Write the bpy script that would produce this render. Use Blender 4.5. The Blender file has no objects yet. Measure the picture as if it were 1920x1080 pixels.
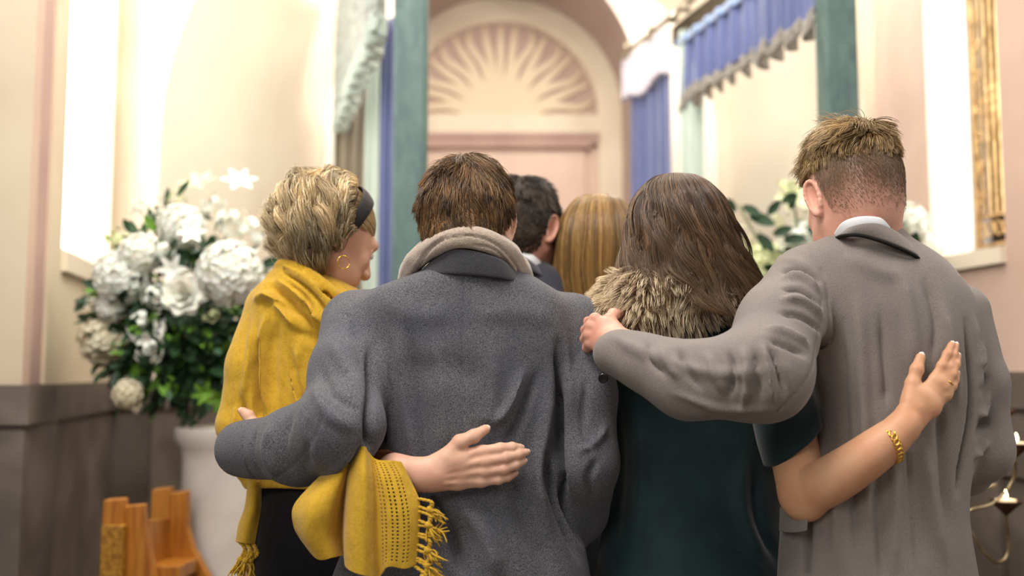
import bpy, math, random
import numpy as np
from mathutils import Vector, Matrix
random.seed(7); RNG = np.random.default_rng(7)
sc = bpy.context.scene
COL = sc.collection
# ------------------------------------------------------------------ camera geometry
FPX = 1867.0; TILT = math.radians(4.9); CAMZ = 1.38
ct, st = math.cos(TILT), math.sin(TILT)
def P(px, py, Y):
    """world point seen at photograph position (px,py) at depth Y"""
    u = (px-960)/FPX; v = (540-py)/FPX
    d = (u, ct-st*v, st+ct*v)
    s = Y/d[1]
    return np.array([d[0]*s, Y, CAMZ+d[2]*s])
def Zat(py, Y): return P(960, py, Y)[2]
def lin(c):
    if isinstance(c, str):
        c = [int(c[i:i+2], 16)/255 for i in (0, 2, 4)]
    return tuple(x/12.92 if x <= .04045 else ((x+.055)/1.055)**2.4 for x in c)
# ------------------------------------------------------------------ materials
MATS = {}
def mat(name, c1, c2=None, scale=8, rough=.8, bump=0, bscale=None, sheen=0, spec=.3, metal=0, sss=0,
        emit=None, estr=0, detail=4, stretch=None, fac=(.35,.65), attr=None, noise2=None, trans=0, alpha=None):
    if name in MATS: return MATS[name]
    m = bpy.data.materials.new(name); m.use_nodes = True; nt = m.node_tree; N = nt.nodes; L = nt.links
    b = N['Principled BSDF']
    b.inputs['Roughness'].default_value = rough; b.inputs['Specular IOR Level'].default_value = spec
    b.inputs['Metallic'].default_value = metal
    b.inputs['Sheen Weight'].default_value = sheen; b.inputs['Sheen Roughness'].default_value = .5
    if sss:
        b.inputs['Subsurface Weight'].default_value = sss; b.inputs['Subsurface Radius'].default_value = (.012, .004, .002)
        b.inputs['Subsurface Scale'].default_value = 1.0
    if trans: b.inputs['Transmission Weight'].default_value = trans
    a = lin(c1); bb = lin(c2) if c2 else a
    b.inputs['Base Color'].default_value = (*a, 1)
    tc = N.new('ShaderNodeTexCoord'); co = tc.outputs['Object']
    if stretch:
        mp = N.new('ShaderNodeMapping'); mp.inputs['Scale'].default_value = stretch
        L.new(co, mp.inputs['Vector']); co = mp.outputs['Vector']
    last = None
    if c2:
        n = N.new('ShaderNodeTexNoise'); n.inputs['Scale'].default_value = scale; n.inputs['Detail'].default_value = detail
        L.new(co, n.inputs['Vector'])
        r = N.new('ShaderNodeValToRGB'); r.color_ramp.elements[0].position = fac[0]; r.color_ramp.elements[1].position = fac[1]
        r.color_ramp.elements[0].color = (*a, 1); r.color_ramp.elements[1].color = (*bb, 1)
        L.new(n.outputs['Fac'], r.inputs['Fac']); last = r.outputs['Color']
    if noise2:      # (scale, colour, amount)
        n = N.new('ShaderNodeTexNoise'); n.inputs['Scale'].default_value = noise2[0]; n.inputs['Detail'].default_value = 3
        L.new(co, n.inputs['Vector'])
        mr = N.new('ShaderNodeMapRange'); mr.inputs[1].default_value = .42; mr.inputs[2].default_value = .65; mr.inputs[4].default_value = noise2[2]
        L.new(n.outputs['Fac'], mr.inputs[0])
        mx = N.new('ShaderNodeMixRGB'); mx.inputs['Color2'].default_value = (*lin(noise2[1]), 1)
        L.new(mr.outputs[0], mx.inputs['Fac'])
        if last: L.new(last, mx.inputs['Color1'])
        else: mx.inputs['Color1'].default_value = (*a, 1)
        last = mx.outputs['Color']
    if attr:
        at = N.new('ShaderNodeAttribute'); at.attribute_name = attr
        if last:
            mx = N.new('ShaderNodeMixRGB'); mx.blend_type = 'MULTIPLY'; mx.inputs['Fac'].default_value = 1
            L.new(at.outputs['Color'], mx.inputs['Color1']); L.new(last, mx.inputs['Color2']); last = mx.outputs['Color']
        else: last = at.outputs['Color']
    if last: L.new(last, b.inputs['Base Color'])
    if bump:
        n = N.new('ShaderNodeTexNoise'); n.inputs['Scale'].default_value = bscale or scale; n.inputs['Detail'].default_value = 3
        L.new(co, n.inputs['Vector'])
        bp = N.new('ShaderNodeBump'); bp.inputs['Strength'].default_value = bump; bp.inputs['Distance'].default_value = .002
        L.new(n.outputs['Fac'], bp.inputs['Height']); L.new(bp.outputs['Normal'], b.inputs['Normal'])
    if emit:
        b.inputs['Emission Color'].default_value = (*lin(emit), 1); b.inputs['Emission Strength'].default_value = estr
    MATS[name] = m
    return m
# ------------------------------------------------------------------ objects
def mk(name, V, F, m, parent=None, smooth=True, attrs=None, loc=None):
    me = bpy.data.meshes.new(name)
    V = np.asarray(V, dtype=np.float32).reshape(-1, 3)
    if loc is not None: V = V-np.asarray(loc, dtype=np.float32)
    if isinstance(F, np.ndarray):
        n, k = F.shape
        me.vertices.add(len(V)); me.vertices.foreach_set('co', V.ravel())
        me.loops.add(n*k); me.loops.foreach_set('vertex_index', F.astype(np.int32).ravel())
        me.polygons.add(n); me.polygons.foreach_set('loop_start', np.arange(0, n*k, k, dtype=np.int32))
        try: me.polygons.foreach_set('loop_total', np.full(n, k, dtype=np.int32))
        except Exception: pass
    else: me.from_pydata(V.tolist(), [], [tuple(int(i) for i in f) for f in F])
    if attrs:
        for an, arr in attrs.items():
            at = me.attributes.new(an, 'FLOAT_COLOR', 'POINT')
            arr = np.asarray(arr, dtype=np.float32)
            if arr.shape[1] == 3: arr = np.concatenate([arr, np.ones((len(arr), 1), np.float32)], 1)
            at.data.foreach_set('color', arr.ravel())
    me.update(calc_edges=True)
    if smooth: me.polygons.foreach_set('use_smooth', np.ones(len(me.polygons), dtype=bool))
    if isinstance(m, (list, tuple)):
        for q in m: me.materials.append(q)
    elif m: me.materials.append(m)
    o = bpy.data.objects.new(name, me); COL.objects.link(o)
    if loc is not None: o.location = loc
    if parent is not None:
        o.parent = parent
        o.location = np.asarray(o.location)-np.asarray(abs_loc(parent))
    return o
def abs_loc(o):
    l = np.zeros(3)
    while o is not None:
        l = l+np.array(o.location); o = o.parent
    return l
def tag(o, label=None, cat=None, group=None, kind=None):
    if label: o['label'] = label
    if cat: o['category'] = cat
    if group: o['group'] = group
    if kind: o['kind'] = kind
    return o
def thing(name, loc, label, cat, group=None):
    o = bpy.data.objects.new(name, None); COL.objects.link(o); o.location = loc; o.empty_display_size = .05
    return tag(o, label, cat, group)
def struct(name, V, F, m, smooth=False, **k):
    o = mk(name, V, F, m, smooth=smooth, **k); o['kind'] = 'structure'; return o
class MB:
    """collects simple shapes into one mesh"""
    def __init__(s): s.V = []; s.F = []
    def add(s, V, F):
        o = len(s.V); s.V += [tuple(v) for v in V]; s.F += [tuple(int(i)+o for i in f) for f in F]; return s
    def prism(s, poly, d):            # poly: 3-D points, d: extrusion vector
        n = len(poly); d = np.asarray(d); p = [np.asarray(q, float) for q in poly]
        V = p+[q+d for q in p]
        F = [tuple(range(n-1, -1, -1)), tuple(range(n, 2*n))]+[(i, (i+1) % n, n+(i+1) % n, n+i) for i in range(n)]
        return s.add(V, F)
    def box(s, lo, hi):
        x0, y0, z0 = lo; x1, y1, z1 = hi
        return s.prism([(x0, y0, z0), (x1, y0, z0), (x1, y1, z0), (x0, y1, z0)], (0, 0, z1-z0))
    def tube(s, pts, r, n=8, cap=True):
        V, F = tube_geo(pts, r, n, cap); return s.add(V, F)
    def build(s, name, m, parent=None, smooth=False, bevel=0, **k):
        o = mk(name, s.V, s.F, m, parent, smooth, **k)
        if bevel:
            b = o.modifiers.new('Bevel', 'BEVEL'); b.width = bevel; b.segments = 2; b.limit_method = 'ANGLE'
        return o
def tube_geo(pts, r, n=8, cap=True, flat=None):
    pts = np.asarray(pts, float); m = len(pts)
    r = np.full(m, r) if np.isscalar(r) else np.asarray(r, float)
    T = np.gradient(pts, axis=0); T /= np.linalg.norm(T, axis=1)[:, None]+1e-12
    ref = np.array([0, 0, 1.]) if abs(T[0][2]) < .9 else np.array([1., 0, 0])
    V = []; u = np.cross(T[0], ref); u /= np.linalg.norm(u)
    for i in range(m):
        u = u-T[i]*np.dot(u, T[i]); u /= np.linalg.norm(u)+1e-12; w = np.cross(T[i], u)
        for k in range(n):
            a = 2*math.pi*k/n; V.append(pts[i]+r[i]*(math.cos(a)*u+math.sin(a)*w))
    F = [(i*n+k, i*n+(k+1) % n, (i+1)*n+(k+1) % n, (i+1)*n+k) for i in range(m-1) for k in range(n)]
    if cap: F += [tuple(range(n-1, -1, -1)), tuple(range((m-1)*n, m*n))]
    return V, F
def smooth_path(pts, n=8):
    """Catmull-Rom through the points"""
    p = np.asarray(pts, float); p = np.vstack([2*p[0]-p[1], p, 2*p[-1]-p[-2]]); out = []
    for i in range(1, len(p)-2):
        for k in range(n):
            t = k/n
            out.append(.5*((2*p[i])+(-p[i-1]+p[i+1])*t+(2*p[i-1]-5*p[i]+4*p[i+1]-p[i+2])*t*t+(-p[i-1]+3*p[i]-3*p[i+1]+p[i+2])*t**3))
    out.append(p[-2]); return np.array(out)
def lathe(prof, c, n=32):
    V = []; F = []
    for (r, z) in prof:
        for k in range(n):
            a = 2*math.pi*k/n; V.append((c[0]+r*math.cos(a), c[1]+r*math.sin(a), c[2]+z))
    for i in range(len(prof)-1):
        for k in range(n): F.append((i*n+k, i*n+(k+1) % n, (i+1)*n+(k+1) % n, (i+1)*n+k))
    return V, F
def grid_faces(nu, nv, wrap=False):
    """nu columns x nv rows, index = row*nu+col"""
    c = np.arange(nu if wrap else nu-1); r = np.arange(nv-1)
    R, C = np.meshgrid(r, c, indexing='ij'); C2 = (C+1) % nu
    return np.stack([R*nu+C, R*nu+C2, (R+1)*nu+C2, (R+1)*nu+C], -1).reshape(-1, 4)
def join(geos):
    V = []; F = []; o = 0
    for v, f in geos:
        V.append(v); F.append(f+o); o += len(v)
    return np.concatenate(V), np.concatenate(F)
# ------------------------------------------------------------------ signed distance modelling
def smin(a, b, k):
    if k <= 0: return np.minimum(a, b)
    h = np.maximum(k-np.abs(a-b), 0)/k
    return np.minimum(a, b)-h*h*k*.25
class SDF:
    def __init__(s, lo, hi, h):
        s.lo = np.asarray(lo, float); s.h = h
        s.n = np.ceil((np.asarray(hi)-s.lo)/h).astype(int)+1
        s.F = np.full(s.n, .3, dtype=np.float32)
    def region(s, lo, hi, m):
        a = np.clip(np.floor((np.asarray(lo)-m-s.lo)/s.h).astype(int), 0, s.n-1)
        b = np.clip(np.ceil((np.asarray(hi)+m-s.lo)/s.h).astype(int)+1, 1, s.n)
        if np.any(b <= a): return None, None
        sl = tuple(slice(a[i], b[i]) for i in range(3))
        g = [(s.lo[i]+s.h*np.arange(a[i], b[i])).astype(np.float32) for i in range(3)]
        X = (g[0][:, None, None], g[1][None, :, None], g[2][None, None, :])
        return sl, X
    def put(s, sl, d, k, op):
        if op == 'u': s.F[sl] = smin(s.F[sl], d, k)
        elif op == 's': s.F[sl] = -smin(-s.F[sl], d, k)
    def cap(s, a, b, ra, rb=None, k=.01, op='u', flat=None):
        """rounded cone a-b; flat=(normal, factor) flattens it along the normal"""
        a = np.asarray(a, float); b = np.asarray(b, float); rb = ra if rb is None else rb
        r = max(ra, rb)
        sl, X = s.region(np.minimum(a, b)-r, np.maximum(a, b)+r, k+2.5*s.h+.008)
        if sl is None: return s
        ab = b-a; L2 = float(ab@ab)+1e-12
        D = [X[i]-a[i] for i in range(3)]
        t = np.clip((D[0]*ab[0]+D[1]*ab[1]+D[2]*ab[2])/L2, 0, 1)
        E = [D[i]-t*ab[i] for i in range(3)]
        q = E[0]**2+E[1]**2+E[2]**2
        f = 1
        if flat is not None:
            n = np.asarray(flat[0], float); n = n/np.linalg.norm(n); f = flat[1]
            q = q+(1/f**2-1)*(E[0]*n[0]+E[1]*n[1]+E[2]*n[2])**2
        s.put(sl, (np.sqrt(q)-(ra+(rb-ra)*t))*(1 if f == 1 else .5+f/2), k, op); return s
    def chain(s, pts, rs, k=.012, op='u', flat=None):
        for i in range(len(pts)-1): s.cap(pts[i], pts[i+1], rs[i], rs[i+1], k, op, flat)
        return s
    def ell(s, c, r, k=.01, op='u', R=None):
        c = np.asarray(c, float); r = np.asarray(r, float); m = max(r)
        sl, X = s.region(c-m, c+m, k+2.5*s.h+.008)
        if sl is None: return s
        D = [X[i]-c[i] for i in range(3)]
        if R is not None:
            R = np.asarray(R); D = [D[0]*R[0][i]+D[1]*R[1][i]+D[2]*R[2][i] for i in range(3)]
        k0 = np.sqrt((D[0]/r[0])**2+(D[1]/r[1])**2+(D[2]/r[2])**2)
        k1 = np.sqrt((D[0]/r[0]**2)**2+(D[1]/r[1]**2)**2+(D[2]/r[2]**2)**2)+1e-9
        s.put(sl, np.clip(k0*(k0-1)/k1, -.2, .3), k, op); return s
    def loft(s, rows, k=.02, op='u', n=2.3, grow=0):
        """rows: (z, xl, xr, yc, ry) stack of super-ellipses"""
        rows = sorted(rows); A = np.array(rows, float)
        lo = (A[:, 1].min(), (A[:, 3]-A[:, 4]).min(), A[0, 0]); hi = (A[:, 2].max(), (A[:, 3]+A[:, 4]).max(), A[-1, 0])
        sl, X = s.region(lo, hi, k+2.5*s.h+.008)
        z = X[2][0, 0, :]
        zz = np.linspace(A[0, 0], A[-1, 0], 200)
        def I(c):
            v = np.interp(zz, A[:, 0], A[:, c]); kk = np.ones(9)/9
            vp = np.concatenate([np.full(4, v[0]), v, np.full(4, v[-1])]); return np.interp(z, zz, np.convolve(vp, kk, 'valid'))
        xl, xr, yc, ry = I(1)-grow, I(2)+grow, I(3), I(4)+grow
        xc = (xl+xr)/2; rx = np.maximum((xr-xl)/2, 1e-3)
        q = (np.abs((X[0]-xc)/rx)**n+np.abs((X[1]-yc)/ry)**n)**(1/n)
        d = (q-1)*np.minimum(rx, ry)
        e = np.maximum(A[0, 0]-grow-z, z-A[-1, 0]-grow)
        d = np.where(e > d, e, d) if True else d
        s.put(sl, np.clip(d, -.2, .3), k, op); return s
    def mesh(s):
        F = s.F; S = F < 0; n = s.n
        cnt = np.zeros(n-1, np.int8)
        for i in (0, 1):
            for j in (0, 1):
                for k in (0, 1): cnt += S[i:n[0]-1+i, j:n[1]-1+j, k:n[2]-1+k]
        act = (cnt > 0) & (cnt < 8)
        ijk = np.argwhere(act); idx = np.full(n-1, -1, np.int32); idx[act] = np.arange(len(ijk))
        cv = {}
        for i in (0, 1):
            for j in (0, 1):
                for k in (0, 1): cv[i, j, k] = F[ijk[:, 0]+i, ijk[:, 1]+j, ijk[:, 2]+k]
        acc = np.zeros((len(ijk), 3)); w = np.zeros(len(ijk))
        for ax in range(3):
            for u in (0, 1):
                for v in (0, 1):
                    a = [0, 0, 0]; o = [q for q in range(3) if q != ax]; a[o[0]] = u; a[o[1]] = v; b = list(a); b[ax] = 1
                    fa, fb = cv[tuple(a)], cv[tuple(b)]; m = (fa < 0) != (fb < 0)
                    t = np.where(m, fa/(fa-fb+1e-12*(fa == fb)), 0)
                    p = np.tile(np.array(a, float), (len(ijk), 1)); p[:, ax] = t
                    acc += p*m[:, None]; w += m
        V = (ijk+acc/np.maximum(w, 1)[:, None])*s.h+s.lo
        Q = []
        for ax in range(3):
            o1, o2 = (ax+1) % 3, (ax+2) % 3
            sa = [slice(None)]*3; sb = [slice(None)]*3
            sa[ax] = slice(0, n[ax]-1); sb[ax] = slice(1, n[ax])
            d = S[tuple(sa)] != S[tuple(sb)]
            e = np.argwhere(d); e = e[(e[:, o1] > 0) & (e[:, o2] > 0) & (e[:, o1] < n[o1]-1) & (e[:, o2] < n[o2]-1)]
            if not len(e): continue
            ins = S[e[:, 0], e[:, 1], e[:, 2]]
            def g(a, b):
                q = e.copy(); q[:, o1] -= a; q[:, o2] -= b; return idx[q[:, 0], q[:, 1], q[:, 2]]
            f = np.stack([g(1, 1), g(0, 1), g(0, 0), g(1, 0)], 1)
            f[~ins] = f[~ins][:, ::-1]; Q.append(f)
        Q = np.concatenate(Q); Q = Q[(Q >= 0).all(1)]
        return V, Q
def normals(V, F):
    a = V[F[:, 2]]-V[F[:, 0]]; b = V[F[:, 3]]-V[F[:, 1]]; fn = np.cross(a, b); N = np.zeros_like(V)
    for i in range(4): np.add.at(N, F[:, i], fn)
    return N/(np.linalg.norm(N, axis=1)[:, None]+1e-12)
def relax(V, F, it=2, lam=.5):
    for _ in range(it):
        S = np.zeros_like(V); c = np.zeros(len(V))
        for i in range(4):
            for j in (1, 3):
                np.add.at(S, F[:, i], V[F[:, (i+j) % 4]]); np.add.at(c, F[:, i], 1)
        V = V+lam*(S/np.maximum(c, 1)[:, None]-V)
    return V
def vnoise(p, f, seed=0):
    """smooth pseudo-noise from rotated sines, -1..1"""
    r = np.random.default_rng(seed); out = 0
    for i in range(6):
        d = r.normal(size=3); d /= np.linalg.norm(d); out = out+np.sin(p@d*f*(.7+.6*r.random())+r.random()*6.28)
    return out/3.2
FOLDK = 1.5
def fold(V, F, folds, Y, gate=.15, it=1):
    """raise ridges (+) and press creases (-) along lines lying on the back of a garment; lines given at depth Y"""
    N = normals(V, F); D = np.zeros(len(V))
    face = np.clip((-N[:, 1]-gate+.35)/.5, 0, 1)
    px2 = Y/FPX
    for f in folds:
        pts, w, a = f[0], f[1]*px2, f[2]*.001
        Q = np.array([P(x, y, Y)[[0, 2]] for x, y in pts])
        if len(Q) > 2: Q = smooth_path(Q, 4)
        sel = np.where((V[:, 0] > Q[:, 0].min()-3*w) & (V[:, 0] < Q[:, 0].max()+3*w) & (V[:, 2] > Q[:, 1].min()-3*w) & (V[:, 2] < Q[:, 1].max()+3*w))[0]
        if not len(sel): continue
        p = V[sel][:, [0, 2]]; best = np.full(len(sel), 9.); tt = np.zeros(len(sel)); m = len(Q)-1
        for i in range(m):
            ab = Q[i+1]-Q[i]; t = np.clip(((p-Q[i])@ab)/(ab@ab+1e-12), 0, 1)
            d = np.linalg.norm(p-Q[i]-t[:, None]*ab, axis=1); b = d < best
            best = np.where(b, d, best); tt = np.where(b, (i+t)/m, tt)
        fade = f[3] if len(f) > 3 else 1
        tap = 1 if fade == 0 else np.clip(np.minimum(tt, 1-tt)*4+.12, 0, 1)
        D[sel] += a*FOLDK*tap*np.exp(-(best/w)**2)
    return V+N*(D*face)[:, None]
# ------------------------------------------------------------------ hair strands
def strands_geo(S, r, tint, taper=.25, n=3):
    """S (N,K,3) paths -> thin 3-sided tubes"""
    S = np.asarray(S, float); N, K, _ = S.shape
    T = np.gradient(S, axis=1); T /= np.linalg.norm(T, axis=2)[..., None]+1e-9
    ref = np.array([.31, .17, .93]); u = np.cross(T, ref); u /= np.linalg.norm(u, axis=2)[..., None]+1e-9; w = np.cross(T, u)
    t = np.linspace(0, 1, K); prof = np.minimum(1, .5+t*6)*(1-(1-taper)*t**2.5)
    r = np.broadcast_to(np.asarray(r), (N,))[:, None]*prof[None]
    V = np.stack([S+r[..., None]*(math.cos(a)*u+math.sin(a)*w) for a in [2*math.pi*k/n for k in range(n)]], 2).reshape(-1, 3)
    base = (np.arange(N)[:, None]*K+np.arange(K-1)[None])*n
    F = np.stack([np.stack([base+k, base+(k+1) % n, base+n+(k+1) % n, base+n+k], -1) for k in range(n)], 2).reshape(-1, 4)
    tint = np.asarray(tint)
    if tint.ndim == 2: tint = np.repeat(tint[:, None], K, 1)
    C = np.repeat(tint[:, :, None], n, 2).reshape(-1, 3)
    return V, F, C
def tints(n, cols, wts=None, jit=.12):
    cols = np.array([lin(c) for c in cols]); i = RNG.choice(len(cols), n, p=wts)
    j = RNG.choice(len(cols), n, p=wts); t = RNG.random((n, 1))*.6
    return (cols[i]*(1-t)+cols[j]*t)*(1+jit*RNG.normal(size=(n, 1))).clip(.4, 1.8)
def hair_obj(name, parts, m, parent, label=None):
    """parts: list of (V,F,C)"""
    V = []; F = []; C = []; o = 0
    for v, f, c in parts: V.append(v); F.append(f+o); C.append(c); o += len(v)
    ob = mk(name, np.concatenate(V), np.concatenate(F), m, parent, True, {'tint': np.concatenate(C)})
    if label: ob['label'] = label
    return ob
# ================================================================== MATERIALS OF THE PLACE
m_cream = mat('plaster_cream', 'efe3cf', 'e6d8c4', 3, .85, .25, 90)
m_white = mat('plaster_white', 'f6efe6', 'f1e7da', 3, .7, .1, 60)
m_pink = mat('plaster_pink', 'e6cdbf', 'dec3b5', 3, .8, .15, 90)
m_pier = mat('plaster_cream_shaded', 'dccdb4', 'd2c1a8', 3, .85, .25, 90)  # cream plaster darkened, weaker light on the left wall put into its colour
m_pinkd = mat('plaster_pink_shaded', 'd0b5a6', 'c7aa9b', 3, .8, .15, 90)  # same pink plaster with shade mixed into the colour for the near walls
m_mauve = mat('plaster_mauve', 'bfa298', 'b4968e', 4, .8, .15, 90)
m_vault = mat('plaster_vault_pale', 'f7eedb', 'f3e7d3', 2, .6, .08, 60)
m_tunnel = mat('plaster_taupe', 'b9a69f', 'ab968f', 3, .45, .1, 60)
m_stone = mat('wainscot_stone', '746a60', '5a5148', 5, .55, .35, 40, spec=.35, noise2=(1.7, '4d4340', .7))
m_floor = mat('floor_stone', '756a5c', '5c5347', 2, .5, .2, 20)
m_bronze = mat('bronze_patina', '46605f', '536b68', 14, .5, .35, 60, spec=.4, noise2=(45, '6b8c84', .3), stretch=(1, 1, .35))
m_darkmetal = mat('dark_bronze', '4d463c', '665c4c', 30, .45, .2, 60, metal=.6)
m_chrome = mat('rail_metal', 'c9c0ae', '9c917c', 20, .3, 0, metal=.9)
m_blue = mat('curtain_blue', '5c6596', '4c5683', 25, .7, .3, 400, sheen=.6, stretch=(6, 6, .3))
m_blue2 = mat('curtain_blue_pale', '8fa6cf', '7c93c2', 25, .75, .3, 400, sheen=.5)
m_sage = mat('curtain_sage', 'c3cfc4', 'aebcb2', 20, .75, .2, 400, sheen=.5, stretch=(5, 5, .3))
m_taupe = mat('curtain_taupe', '8e8271', '7b705f', 20, .8, .2, 400, sheen=.3, stretch=(5, 5, .3))
m_lilac = mat('curtain_lilac', 'd9d3dc', 'cac2d0', 25, .8, .3, 200, sheen=.3)
m_fringe = mat('fringe_grey', '9b968c', '6f6a63', 120, .9, .6, 300, sheen=.3, stretch=(1, 1, .2))
m_valout = mat('valance_outside', 'aeb9b0', '8d8a86', 14, .8, .3, 200, sheen=.4, stretch=(1, 1, 4))
m_glow = mat('window_glass_daylight', 'ffffff', rough=.3, emit='fffef8', estr=4.0)
m_gold = mat('gilded_iron', 'c6a672', '95764a', 30, .38, .3, 50, metal=.55, spec=.5)
m_goldback = mat('gilded_backing', '352d1a', '261f12', 10, .5, .3, 40, metal=.3)
m_marble = mat('pedestal_white', 'dcd6ce', 'cbc4bb', 6, .5, .1, 30)
m_wood = mat('pew_oak', 'ad6e1e', '8a4e17', 5, .42, .15, 60, spec=.45, stretch=(14, 14, 1.2), noise2=(3, 'c48630', .5))
m_woodpanel = mat('pew_carved_panel', 'ae7d2a', '7e5313', 70, .5, .8, 90, spec=.4)

# ================================================================== FLOOR
struct('floor', [(-3, -1.5, 0), (3, -1.5, 0), (3, 7, 0), (-3, 7, 0)], [(0, 1, 2, 3)], m_floor)

def LW(Y): return -1.47-.1928*(Y-3)
def RW(Y): return 1.57-.1928*(Y-3.6)
ZL, ZR, ZTOP = 1.345, 1.385, 4.6
def wallseg(mb, x0, y0, x1, y1, z0, z1, t=(0, 0)):
    """upright slab; t = thickness vector going away from the room"""
    mb.prism([(x0, y0, z0), (x1, y1, z0), (x1+t[0], y1+t[1], z0), (x0+t[0], y0+t[1], z0)], (0, 0, z1-z0))
# ---- left wall: near pier, mauve band, window recess, far pier
w = MB(); wallseg(w, -3.0, 3.0, LW(3), 3.0, ZL, ZTOP, (-.2, .25)); wallseg(w, LW(3.24), 3.24, LW(3.4), 3.4, ZL, ZTOP, (-.5, 0))
wallseg(w, LW(3.4), 3.4, LW(4.15), 4.15, ZL, 1.735, (-.3, 0)); wallseg(w, LW(4.15), 4.15, LW(4.3), 4.3, ZL, ZTOP, (-.3, 0))
struct('wall_left', w.V, w.F, m_pier)
w = MB(); wallseg(w, LW(3)+.0, 3.001, LW(3.08), 3.08, ZL, ZTOP, (-.3, 0)); struct('trim_1', w.V, w.F, m_pinkd)
w = MB(); wallseg(w, LW(3.08)-.012, 3.08, LW(3.24)-.012, 3.24, ZL, ZTOP, (-.3, 0)); struct('trim_2', w.V, w.F, m_mauve)
# window sill (sloping top)
g0, g1 = (-1.69, 3.45), (-1.765, 4.15)
w = MB()
def sill(mb, wx, y0, y1, gx, z0, zf, zg, out):
    V = []
    for Y in (y0, y1):
        V += [(wx(Y)+out, Y, z0), (wx(Y)+out, Y, zf), (gx(Y), Y, zg), (gx(Y), Y, z0)]
    mb.add(V, [(0, 1, 2, 3), (7, 6, 5, 4), (0, 4, 5, 1), (1, 5, 6, 2), (2, 6, 7, 3), (3, 7, 4, 0)])
gxl = lambda Y: g0[0]+(g1[0]-g0[0])*(Y-g0[1])/(g1[1]-g0[1])
sill(w, LW, 3.4, 4.149, gxl, 1.73, 1.80, 1.86, .02)
struct('trim_3', w.V, w.F, m_cream)
wn = struct('window_1', *(lambda mb: (mb.V, mb.F))(MB().prism([(g0[0], g0[1], 1.85), (g1[0], g1[1], 1.85), (g1[0]-.02, g1[1], 1.85), (g0[0]-.02, g0[1], 1.85)], (0, 0, 2.4))), m_glow)
w = MB(); wallseg(w, g1[0]-.02, 4.149, LW(4.149), 4.149, 1.85, ZTOP, (0, .001)); struct('trim_4', w.V, w.F, m_pink)
# stone wainscot, left
w = MB()
def stone_run(mb, pts, ztop, out=(.015, .03)):
    """pts: plan polyline (room side on the left when walking); body + cap"""
    for (a, b) in zip(pts[:-1], pts[1:]):
        d = np.array(b)-np.array(a); d = d/np.linalg.norm(d); n = np.array([-d[1], d[0]])*-1
        for o, z0, z1 in ((out[0], 0, ztop-.135), (out[0]-.008, ztop-.135, ztop-.117), (out[1], ztop-.117, ztop)):
            a2 = np.array(a)+n*o-d*o; b2 = np.array(b)+n*o+d*o*.2; e = -n*(.25)
            mb.prism([(*a2, z0), (*b2, z0), (*(b2+e), z0), (*(a2+e), z0)], (0, 0, z1-z0))
stone_run(w, [(-3, 3.0), (LW(3)-.0, 3.0)], ZL); stone_run(w, [(LW(3.0), 3.0), (LW(4.3), 4.3)], ZL)
stone_run(w, [(LW(4.3), 4.3), (-1.545, 4.3)], ZL)
stone_run(w, [(-1.545, 4.3), (-1.052, 5.5)], ZL)
struct('trim_5', w.V, w.F, m_stone)
# ---- right wall
R1, R0, RN = 3.66, 3.27, 2.2
w = MB(); wallseg(w, RW(RN), RN, RW(R0), R0, ZR, ZTOP, (.3, 0)); wallseg(w, RW(R0), R0, RW(R1), R1, ZR, 1.74, (.3, 0))
struct('wall_right', w.V, w.F, m_pinkd)
w = MB(); w.prism([(RW(R1)-.01, R1-.012, ZR), (RW(R1)+.012, R1-.012, ZR), (1.70, 4.3, ZR), (1.60, 4.3, ZR)], (0, 0, ZTOP-ZR)); struct('trim_6', w.V, w.F, m_pink)
gxr = lambda Y: RW(Y)+.17
w = MB()
V = []
for Y in (R0, R1):
    V += [(RW(Y)-.02, Y, 1.745), (RW(Y)-.02, Y, 1.80), (gxr(Y), Y, 1.835), (gxr(Y), Y, 1.745)]
w.add(V, [(3, 2, 1, 0), (4, 5, 6, 7), (1, 5, 4, 0), (2, 6, 5, 1), (3, 7, 6, 2), (0, 4, 7, 3)])
struct('trim_8', w.V, w.F, m_cream)
w = MB(); wallseg(w, RW(R1)+.0, R1+.001, gxr(R1)+.05, R1+.034, 1.80, ZTOP, (0, .004)); struct('trim_9', w.V, w.F, m_white)
w = MB(); stone_run(w, [(1.60, 4.3), (RW(R1), R1)], ZR); stone_run(w, [(RW(R1), R1), (RW(RN), RN)], ZR); stone_run(w, [(1.149, 5.5), (1.60, 4.3)], ZR)
struct('trim_10', w.V, w.F, m_stone)
# a plain recessed panel frame low on the right wall
w = MB()
for Y0, Y1, z0, z1 in ((3.30, 3.33, .2, 1.08), (3.0, 3.03, .2, 1.08), (3.03, 3.30, 1.05, 1.08)):
    w.prism([(RW(Y0)-.016, Y0, z0), (RW(Y1)-.016, Y1, z0), (RW(Y1)-.035, Y1, z0), (RW(Y0)-.035, Y0, z0)], (0, 0, z1-z0))
struct('trim_11', w.V, w.F, m_stone)
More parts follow.
